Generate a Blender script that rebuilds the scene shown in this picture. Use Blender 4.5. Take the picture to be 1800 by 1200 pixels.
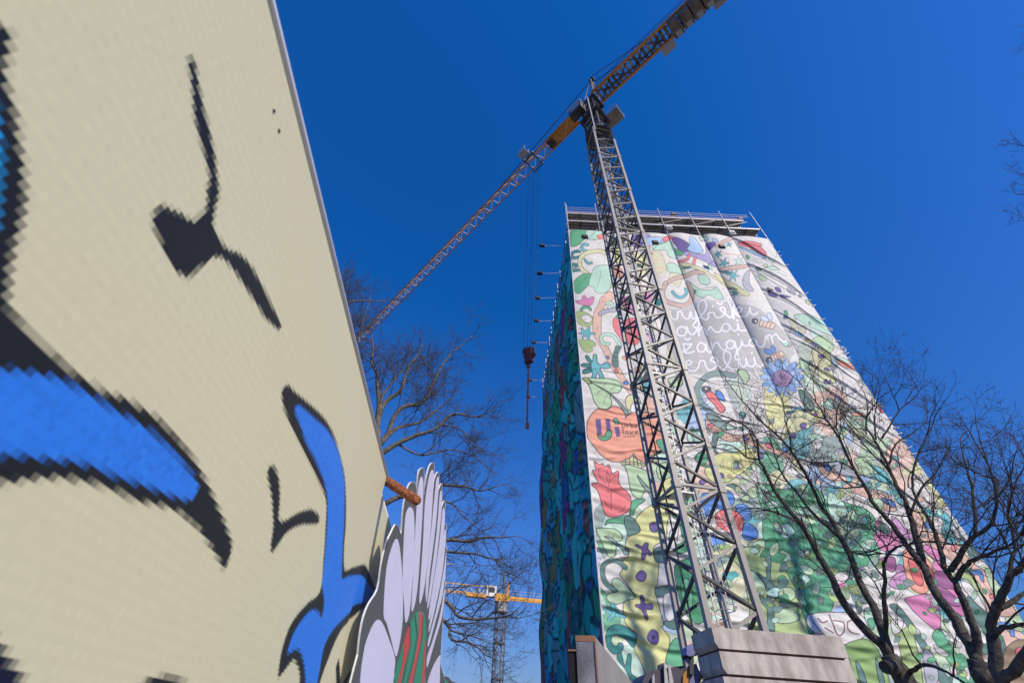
import bpy, math, random
import numpy as np
from mathutils import Vector, Matrix

for o in list(bpy.data.objects):
    bpy.data.objects.remove(o)
scn = bpy.context.scene
COL = scn.collection
random.seed(7)
RNG = np.random.default_rng(7)
R = math.radians

# ---------------------------------------------------------------- camera
FPX = 744.0                       # focal length in photo pixels (1800 wide)
PX0, PY0 = 900.0, 600.0
_u = np.array([49, 777, -744.0]); _u /= np.linalg.norm(_u)      # world up in camera axes
_d = np.array([0, 0, -1.0])
_y = _d - (_d @ _u) * _u; _y /= np.linalg.norm(_y)
_x = np.cross(_y, _u)
CM = np.array([_x, _y, _u])       # camera axes -> world
CAM = np.array([0.0, 0.0, 1.6])
cam_data = bpy.data.cameras.new('camera')
cam = bpy.data.objects.new('camera', cam_data)
COL.objects.link(cam)
mw = Matrix([list(CM[0]) + [CAM[0]], list(CM[1]) + [CAM[1]], list(CM[2]) + [CAM[2]], [0, 0, 0, 1]])
cam.matrix_world = mw
cam_data.sensor_width = 36.0
cam_data.lens = FPX / 1800 * 36
cam_data.clip_start = 0.02
cam_data.clip_end = 5000
cam_data.dof.use_dof = True
cam_data.dof.focus_distance = 4.5
cam_data.dof.aperture_fstop = 5.6
scn.camera = cam

# ---------------------------------------------------------------- sky, sun, exposure
SUN_EL, SUN_A = 36.0, 42.0        # elevation; degrees to the right of straight behind the camera
world = bpy.data.worlds.new('World')
scn.world = world
world.use_nodes = True
wn = world.node_tree
wn.nodes.clear()
sky = wn.nodes.new('ShaderNodeTexSky')
sky.sky_type = 'NISHITA'
sky.sun_disc = False
sky.sun_elevation = R(SUN_EL)
sky.sun_rotation = R(180 - SUN_A)
sky.altitude = 120
sky.air_density = 2.0
sky.dust_density = 0.0
sky.ozone_density = 9.0
grade = wn.nodes.new('ShaderNodeVectorMath'); grade.operation = 'MULTIPLY_ADD'   # deep polarised blue, as in the photograph
grade.inputs[1].default_value = (.50, .60, 1.24)
grade.inputs[2].default_value = (-.31, 0, 0)
clampv = wn.nodes.new('ShaderNodeVectorMath'); clampv.operation = 'MAXIMUM'; clampv.inputs[1].default_value = (.045, 0, 0)
bg = wn.nodes.new('ShaderNodeBackground')
bg.inputs['Strength'].default_value = 0.10
wout = wn.nodes.new('ShaderNodeOutputWorld')
wn.links.new(sky.outputs[0], grade.inputs[0])
wn.links.new(grade.outputs[0], clampv.inputs[0])
wn.links.new(clampv.outputs[0], bg.inputs['Color'])
wn.links.new(bg.outputs[0], wout.inputs['Surface'])
sd = bpy.data.lights.new('sun', 'SUN')
sd.energy = 4.1
sd.angle = R(0.53)
sd.color = (1.0, 0.89, 0.74)
sun = bpy.data.objects.new('sun', sd)
COL.objects.link(sun)
SUNV = Vector((math.cos(R(SUN_EL)) * math.sin(R(SUN_A)), -math.cos(R(SUN_EL)) * math.cos(R(SUN_A)), math.sin(R(SUN_EL))))
sun.rotation_euler = SUNV.to_track_quat('Z', 'Y').to_euler()
sun.location = SUNV * 80
vs = scn.view_settings
vs.view_transform = 'Standard'
vs.look = 'None'
vs.exposure = 0.1
vs.gamma = 1.0
vs.use_curve_mapping = False
scn.render.engine = 'CYCLES'

# ---------------------------------------------------------------- helpers
def ray(x, y):
    v = np.array([x - PX0, -(y - PY0), -FPX]); v /= np.linalg.norm(v)
    return CM @ v
def proj(p):
    c = CM.T @ (np.asarray(p, float) - CAM)
    return PX0 + FPX * c[0] / -c[2], PY0 - FPX * c[1] / -c[2]
def projv(P):
    c = (np.asarray(P, float) - CAM) @ CM
    return PX0 + FPX * c[:, 0] / -c[:, 2], PY0 - FPX * c[:, 1] / -c[:, 2]
def at_r(x, y, r):                # the point seen at a photo pixel, r metres away over the ground
    d = ray(x, y); return CAM + d * (r / math.hypot(d[0], d[1]))
def at_Y(x, y, Y):
    d = ray(x, y); return CAM + d * (Y / d[1])
def on_plane(x, y, q, n):
    d = ray(x, y); return CAM + d * ((n @ (q - CAM)) / (n @ d))
def z_at(xy, yp):                 # height on a vertical line that shows at photo row yp
    lo, hi = -5, 150
    for _ in range(50):
        m = (lo + hi) / 2
        if proj((xy[0], xy[1], m))[1] > yp: lo = m
        else: hi = m
    return m
def lin(c):
    c = np.asarray(c, float) / 255
    return np.where(c <= 0.04045, c / 12.92, ((c + 0.055) / 1.055) ** 2.4)

class MB:
    """collects simple solids, links them as ONE mesh object"""
    def __init__(s): s.v = []; s.f = []
    def add(s, vs_, fs):
        b = len(s.v); s.v += [tuple(map(float, p)) for p in vs_]; s.f += [tuple(i + b for i in f) for f in fs]
    def box(s, c, d, rz=0):
        c = Vector(c); m = Matrix.Rotation(rz, 3, 'Z'); x, y, z = d[0] / 2, d[1] / 2, d[2] / 2
        s.add([c + m @ Vector(p) for p in ((-x, -y, -z), (x, -y, -z), (x, y, -z), (-x, y, -z), (-x, -y, z), (x, -y, z), (x, y, z), (-x, y, z))],
              ((0, 3, 2, 1), (4, 5, 6, 7), (0, 1, 5, 4), (1, 2, 6, 5), (2, 3, 7, 6), (3, 0, 4, 7)))
    def bar(s, p, q, w, h=None):
        p = Vector(p); q = Vector(q); h = h or w
        a = (q - p).normalized(); t = Vector((0, 0, 1)) if abs(a.z) < .9 else Vector((1, 0, 0))
        x = a.cross(t).normalized() * (w / 2); y = x.cross(a).normalized() * (h / 2)
        s.add([p - x - y, p + x - y, p + x + y, p - x + y, q - x - y, q + x - y, q + x + y, q - x + y],
              ((0, 3, 2, 1), (4, 5, 6, 7), (0, 1, 5, 4), (1, 2, 6, 5), (2, 3, 7, 6), (3, 0, 4, 7)))
    def tube(s, path, rad, n=6, cap=True):
        path = np.asarray(path, float); rad = np.broadcast_to(np.asarray(rad, float), (len(path),))
        T = np.gradient(path, axis=0); T /= np.linalg.norm(T, axis=1)[:, None] + 1e-9
        ref = np.array([0, 0, 1.0]) if abs(T[0][2]) < .9 else np.array([1.0, 0, 0])
        X = np.cross(T, ref); X /= np.linalg.norm(X, axis=1)[:, None] + 1e-9
        Y = np.cross(T, X); a = np.linspace(0, 2 * np.pi, n, endpoint=False)
        V = path[:, None] + rad[:, None, None] * (X[:, None] * np.cos(a)[None, :, None] + Y[:, None] * np.sin(a)[None, :, None])
        b = len(s.v); s.v += [tuple(p) for p in V.reshape(-1, 3).tolist()]
        for i in range(len(path) - 1):
            for j in range(n):
                k = (j + 1) % n
                s.f.append((b + i * n + j, b + (i + 1) * n + j, b + (i + 1) * n + k, b + i * n + k))
        if cap:
            s.f.append(tuple(b + j for j in range(n))); e = b + (len(path) - 1) * n
            s.f.append(tuple(e + j for j in reversed(range(n))))
    def prism(s, pts, off):       # flat polygon (3d points) pushed along off
        n = len(pts); off = np.asarray(off, float); P = [np.asarray(p, float) for p in pts]
        s.add(P + [p + off for p in P], [tuple(range(n)), tuple(range(2 * n - 1, n - 1, -1))] + [(i, i + n, (i + 1) % n + n, (i + 1) % n) for i in range(n)])
    def mesh(s, name, mat, smooth=False):
        m = bpy.data.meshes.new(name); m.from_pydata(s.v, [], s.f); m.materials.append(mat)
        if smooth: m.polygons.foreach_set('use_smooth', [True] * len(m.polygons))
        return m
    def build(s, name, mat, parent=None, smooth=False):
        return link(name, s.mesh(name, mat, smooth), parent)
def link(name, me, parent=None, M=None):
    o = bpy.data.objects.new(name, me); COL.objects.link(o)
    if parent is not None:
        o.parent = parent
    if M is not None: o.matrix_basis = M
    return o
def tag(o, label=None, cat=None, group=None, kind=None):
    for k, v in (('label', label), ('category', cat), ('group', group), ('kind', kind)):
        if v: o[k] = v
    return o
def thing(name, label, cat, loc=(0, 0, 0), rz=0, group=None):
    o = bpy.data.objects.new(name, None); COL.objects.link(o); o.empty_display_size = .3
    o.location = loc; o.rotation_euler = (0, 0, rz)
    return tag(o, label, cat, group)
def copy_tree(o, parent=None):
    c = o.copy(); COL.objects.link(c); c.parent = parent
    for ch in [k for k in bpy.data.objects if k.parent == o]: copy_tree(ch, c)
    return c
def barM(p, q, w, h=None):        # matrix that lays the unit bar mesh from p to q
    p = Vector(p); q = Vector(q); a = q - p; L = a.length; a.normalize()
    t = Vector((0, 0, 1)) if abs(a.z) < .95 else Vector((1, 0, 0))
    x = a.cross(t).normalized(); y = a.cross(x).normalized()
    m = Matrix((x, y, a)).transposed().to_4x4()
    return Matrix.Translation(p) @ m @ Matrix.Diagonal((w, h or w, L, 1))
def unit_bar(name, mat):
    b = MB(); b.box((0, 0, .5), (1, 1, 1)); return b.mesh(name, mat)

# ---------------------------------------------------------------- materials
def mat(name, rgb, rough=.6, metal=0, var=.12, scale=6, bump=0, bscale=40, rgb2=None, thr=None, spec=None):
    m = bpy.data.materials.new(name); m.use_nodes = True; nt = m.node_tree; n = nt.nodes; l = nt.links
    b = n['Principled BSDF']; b.inputs['Roughness'].default_value = rough; b.inputs['Metallic'].default_value = metal
    if spec is not None: b.inputs['Specular IOR Level'].default_value = spec
    tc = n.new('ShaderNodeTexCoord'); nz = n.new('ShaderNodeTexNoise'); nz.inputs['Scale'].default_value = scale; nz.inputs['Detail'].default_value = 6
    l.new(tc.outputs['Object'], nz.inputs['Vector'])
    cr = n.new('ShaderNodeValToRGB'); l.new(nz.outputs[0], cr.inputs[0])
    c = np.array(rgb, float); c2 = np.array(rgb2, float) if rgb2 is not None else c * (1 + var)
    c1 = c if rgb2 is not None else c * (1 - var)
    lo, hi = thr or (.3, .7)
    cr.color_ramp.elements[0].position = lo; cr.color_ramp.elements[1].position = hi
    cr.color_ramp.elements[0].color = (*c1, 1); cr.color_ramp.elements[1].color = (*c2, 1)
    l.new(cr.outputs[0], b.inputs['Base Color'])
    if bump:
        n2 = n.new('ShaderNodeTexNoise'); n2.inputs['Scale'].default_value = bscale; n2.inputs['Detail'].default_value = 5
        l.new(tc.outputs['Object'], n2.inputs['Vector'])
        bp = n.new('ShaderNodeBump'); bp.inputs['Strength'].default_value = bump; bp.inputs['Distance'].default_value = .02
        l.new(n2.outputs[0], bp.inputs['Height']); l.new(bp.outputs[0], b.inputs['Normal'])
    return m
def stained(m, sx=(3.0, 3.0, .35), dark=.55):
    nt = m.node_tree; n = nt.nodes; l = nt.links; b = n['Principled BSDF']; src = b.inputs['Base Color'].links[0].from_socket
    tc = n.new('ShaderNodeTexCoord'); mp = n.new('ShaderNodeMapping'); mp.inputs['Scale'].default_value = sx; l.new(tc.outputs['Object'], mp.inputs['Vector'])
    nz = n.new('ShaderNodeTexNoise'); nz.inputs['Scale'].default_value = 1.0; nz.inputs['Detail'].default_value = 7; nz.inputs['Roughness'].default_value = .62; l.new(mp.outputs[0], nz.inputs['Vector'])
    mr = n.new('ShaderNodeMapRange'); mr.inputs[1].default_value = .42; mr.inputs[2].default_value = .62; mr.inputs[3].default_value = 1; mr.inputs[4].default_value = dark; l.new(nz.outputs[0], mr.inputs[0])
    mx = n.new('ShaderNodeMix'); mx.data_type = 'RGBA'; mx.blend_type = 'MULTIPLY'; mx.inputs[0].default_value = 1
    l.new(src, mx.inputs[6]); l.new(mr.outputs[0], mx.inputs[7]); l.new(mx.outputs[2], b.inputs['Base Color']); return m
M = dict(
    mastshade=mat('shaded_mast_paint', (.055, .052, .05), .5, var=.25, scale=3),  # mast paint darkened, shade of the braces put into its colour
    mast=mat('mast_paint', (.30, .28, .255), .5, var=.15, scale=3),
    galv=mat('galvanised_steel', (.50, .50, .50), .45, .3, var=.15, scale=8),
    ladder=mat('ladder_steel', (.55, .55, .54), .5, .2),
    yellow2=mat('bright_crane_yellow', (.80, .40, .06), .5, var=.15),
    yellow=mat('crane_yellow', (.62, .27, .04), .5, rgb2=(.34, .14, .035), scale=4, thr=(.45, .75)),
    brace=mat('jib_brace_paint', (.74, .62, .48), .5, var=.2),
    farmast=mat('grey_mast_paint', (.13, .14, .16), .5, var=.1),
    dark=mat('dark_steel', (.045, .045, .05), .55, var=.3),
    cabin=mat('cabin_panel', (.35, .36, .40), .35),
    weight=mat('counterweight_concrete', (.20, .17, .15), .85, var=.2, scale=2, bump=.3),
    cable=mat('steel_cable', (.06, .06, .07), .5, .4),
    rust=mat('rust', (.30, .075, .025), .85, rgb2=(.62, .22, .09), scale=90, thr=(.35, .65), bump=.9, bscale=260),
    hookred=mat('hook_block_paint', (.16, .045, .03), .6, var=.4, scale=8),
    concrete=mat('ballast_concrete', (.60, .54, .49), .9, rgb2=(.40, .355, .32), scale=1.3, thr=(.45, .75), bump=.5, bscale=30),
    joint=mat('rusty_packer', (.13, .055, .04), .8, var=.3),
    bark=mat('bark', (.125, .11, .09), .95, rgb2=(.035, .03, .025), scale=14, thr=(.35, .65), bump=1, bscale=55),
    twig=mat('twig_bark', (.060, .048, .042), .9, var=.3),
    barkb=mat('grey_bark', (.20, .18, .155), .95, rgb2=(.08, .07, .06), scale=10, thr=(.35, .65), bump=1, bscale=45),
    twigb=mat('pale_twig_bark', (.075, .06, .055), .9, var=.35),
    cutwood=mat('cut_wood', (.50, .33, .20), .8),
    white=mat('white_board_edge', (.80, .80, .82), .5, var=.03),
    steel=mat('weathered_steel', (.20, .205, .22), .55, .3, rgb2=(.33, .33, .345), scale=3, thr=(.42, .58), bump=.2),
    steelb=mat('grey_primer', (.26, .26, .255), .6, .1, var=.12, scale=2),
    rustcap=mat('rusty_cap', (.36, .15, .07), .8, rgb2=(.20, .11, .08), scale=14),
    black=mat('recess_shade_black', (.008, .008, .008), .9),
    plank=mat('scaffold_plank', (.24, .21, .18), .85, var=.3, scale=2),
    pole=mat('scaffold_pole', (.60, .58, .58), .45, .2),
    redrail=mat('pink_rail', (.62, .40, .40), .6),
    lamp=mat('floodlight_housing', (.03, .035, .06), .5),
    lampw=mat('white_fitting', (.75, .75, .73), .5),
    core=mat('raw_concrete', (.22, .205, .19), .9, var=.2, scale=.5),
    glass=mat('dark_window', (.03, .035, .04), .1),
    ground=mat('ground_gravel', (.16, .145, .12), .95, var=.3, scale=.6, bump=.6, bscale=6),
    machine=mat('machine_purple_grey', (.07, .06, .085), .5),
    orange=mat('machine_orange', (.45, .20, .03), .5),
    bluegrey=mat('blue_grey_panel', (.16, .18, .36), .5),
    teal=mat('teal_panel', (.05, .40, .38), .5),
)
stained(M['concrete'], (2.6, 2.6, .9), .62); stained(M['steel'], (2, 2, .6), .6); stained(M['weight'], (1, 1, .5), .5)
# ---------------------------------------------------------------- print artwork: vector shapes rasterised into arrays
class Canvas:
    def __init__(s, x0, y0, x1, y1, sc, base):
        s.x0, s.y0, s.sc = x0, y0, sc; s.w = int((x1 - x0) * sc); s.h = int((y1 - y0) * sc)
        s.a = np.empty((s.h, s.w, 3), np.float32); s.a[:] = lin(base)
    def _box(s, P, pad):
        ax = max(int((P[:, 0].min() - pad - s.x0) * s.sc), 0); bx = min(int((P[:, 0].max() + pad - s.x0) * s.sc) + 1, s.w)
        ay = max(int((P[:, 1].min() - pad - s.y0) * s.sc), 0); by = min(int((P[:, 1].max() + pad - s.y0) * s.sc) + 1, s.h)
        if bx <= ax or by <= ay: return None
        X, Y = np.meshgrid(s.x0 + (np.arange(ax, bx) + .5) / s.sc, s.y0 + (np.arange(ay, by) + .5) / s.sc)
        return ax, bx, ay, by, X.astype(np.float32), Y.astype(np.float32)
    def _dist(s, P, X, Y, closed):
        D = np.full(X.shape, 1e9, np.float32); ins = np.zeros(X.shape, bool); n = len(P)
        for i in range(n if closed else n - 1):
            a = P[i]; b = P[(i + 1) % n]; d = b - a; L = float(d @ d) + 1e-9
            t = np.clip(((X - a[0]) * d[0] + (Y - a[1]) * d[1]) / L, 0, 1)
            D = np.minimum(D, (X - a[0] - t * d[0]) ** 2 + (Y - a[1] - t * d[1]) ** 2)
            if closed and a[1] != b[1]:
                ins ^= ((a[1] > Y) != (b[1] > Y)) & (X < (b[0] - a[0]) * (Y - a[1]) / (b[1] - a[1]) + a[0])
        return np.sqrt(D), ins
    def _mix(s, bx, cov, col):
        ax, b, ay, c = bx[:4]; R_ = s.a[ay:c, ax:b]; R_ += (lin(col).astype(np.float32) - R_) * cov[..., None]
    def poly(s, P, col, oc=None, ow=1.0, smooth=True, oa=1.0):
        P = np.asarray(P, float)
        if smooth: P = curve(P, True)
        bx = s._box(P, ow + 1)
        if bx is None: return
        D, ins = s._dist(P, bx[4], bx[5], True); sd_ = np.where(ins, -D, D)
        if col is not None: s._mix(bx, np.clip(.5 - sd_ * s.sc, 0, 1), col)
        if oc is not None: s._mix(bx, oa * np.clip(.5 + (ow / 2 - D) * s.sc, 0, 1), oc)
    def line(s, P, w, col, oc=None, ow=1.0, smooth=True, a=1.0):
        P = np.asarray(P, float)
        if smooth and len(P) > 2: P = curve(P, False)
        bx = s._box(P, w / 2 + ow + 1)
        if bx is None: return
        D, _ = s._dist(P, bx[4], bx[5], False)
        if oc is not None: s._mix(bx, a * np.clip(.5 + (w / 2 + ow - D) * s.sc, 0, 1), oc)
        s._mix(bx, a * np.clip(.5 + (w / 2 - D) * s.sc, 0, 1), col)
    def ell(s, x, y, rx, ry, col, oc=None, ow=1.0, rot=0):
        t = np.linspace(0, 2 * np.pi, 22, endpoint=False); c, n = math.cos(rot), math.sin(rot)
        s.poly(np.c_[x + rx * np.cos(t) * c - ry * np.sin(t) * n, y + rx * np.cos(t) * n + ry * np.sin(t) * c], col, oc, ow, False)
    def sample(s, x, y):
        fx = np.clip((x - s.x0) * s.sc - .5, 0, s.w - 1.001); fy = np.clip((y - s.y0) * s.sc - .5, 0, s.h - 1.001)
        ix = fx.astype(int); iy = fy.astype(int); fx = (fx - ix)[:, None]; fy = (fy - iy)[:, None]; A_ = s.a
        return (A_[iy, ix] * (1 - fx) + A_[iy, ix + 1] * fx) * (1 - fy) + (A_[iy + 1, ix] * (1 - fx) + A_[iy + 1, ix + 1] * fx) * fy
def curve(P, closed, k=5):
    n = len(P); out = []
    for i in range(n if closed else n - 1):
        g = (lambda j: P[j % n]) if closed else (lambda j: P[min(max(j, 0), n - 1)])
        a, b, c, d = g(i - 1), g(i), g(i + 1), g(i + 2)
        for t in np.arange(k) / k:
            out.append(.5 * ((2 * b) + (c - a) * t + (2 * a - 5 * b + 4 * c - d) * t * t + (3 * b - a - 3 * c + d) * t ** 3))
    if not closed: out.append(P[-1])
    return np.array(out)
def pts(txt, crop=(0, 0, 1)):
    return np.array([[crop[0] + float(a) / crop[2], crop[1] + float(b) / crop[2]] for a, b in (q.split(',') for q in txt.split())])

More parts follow.
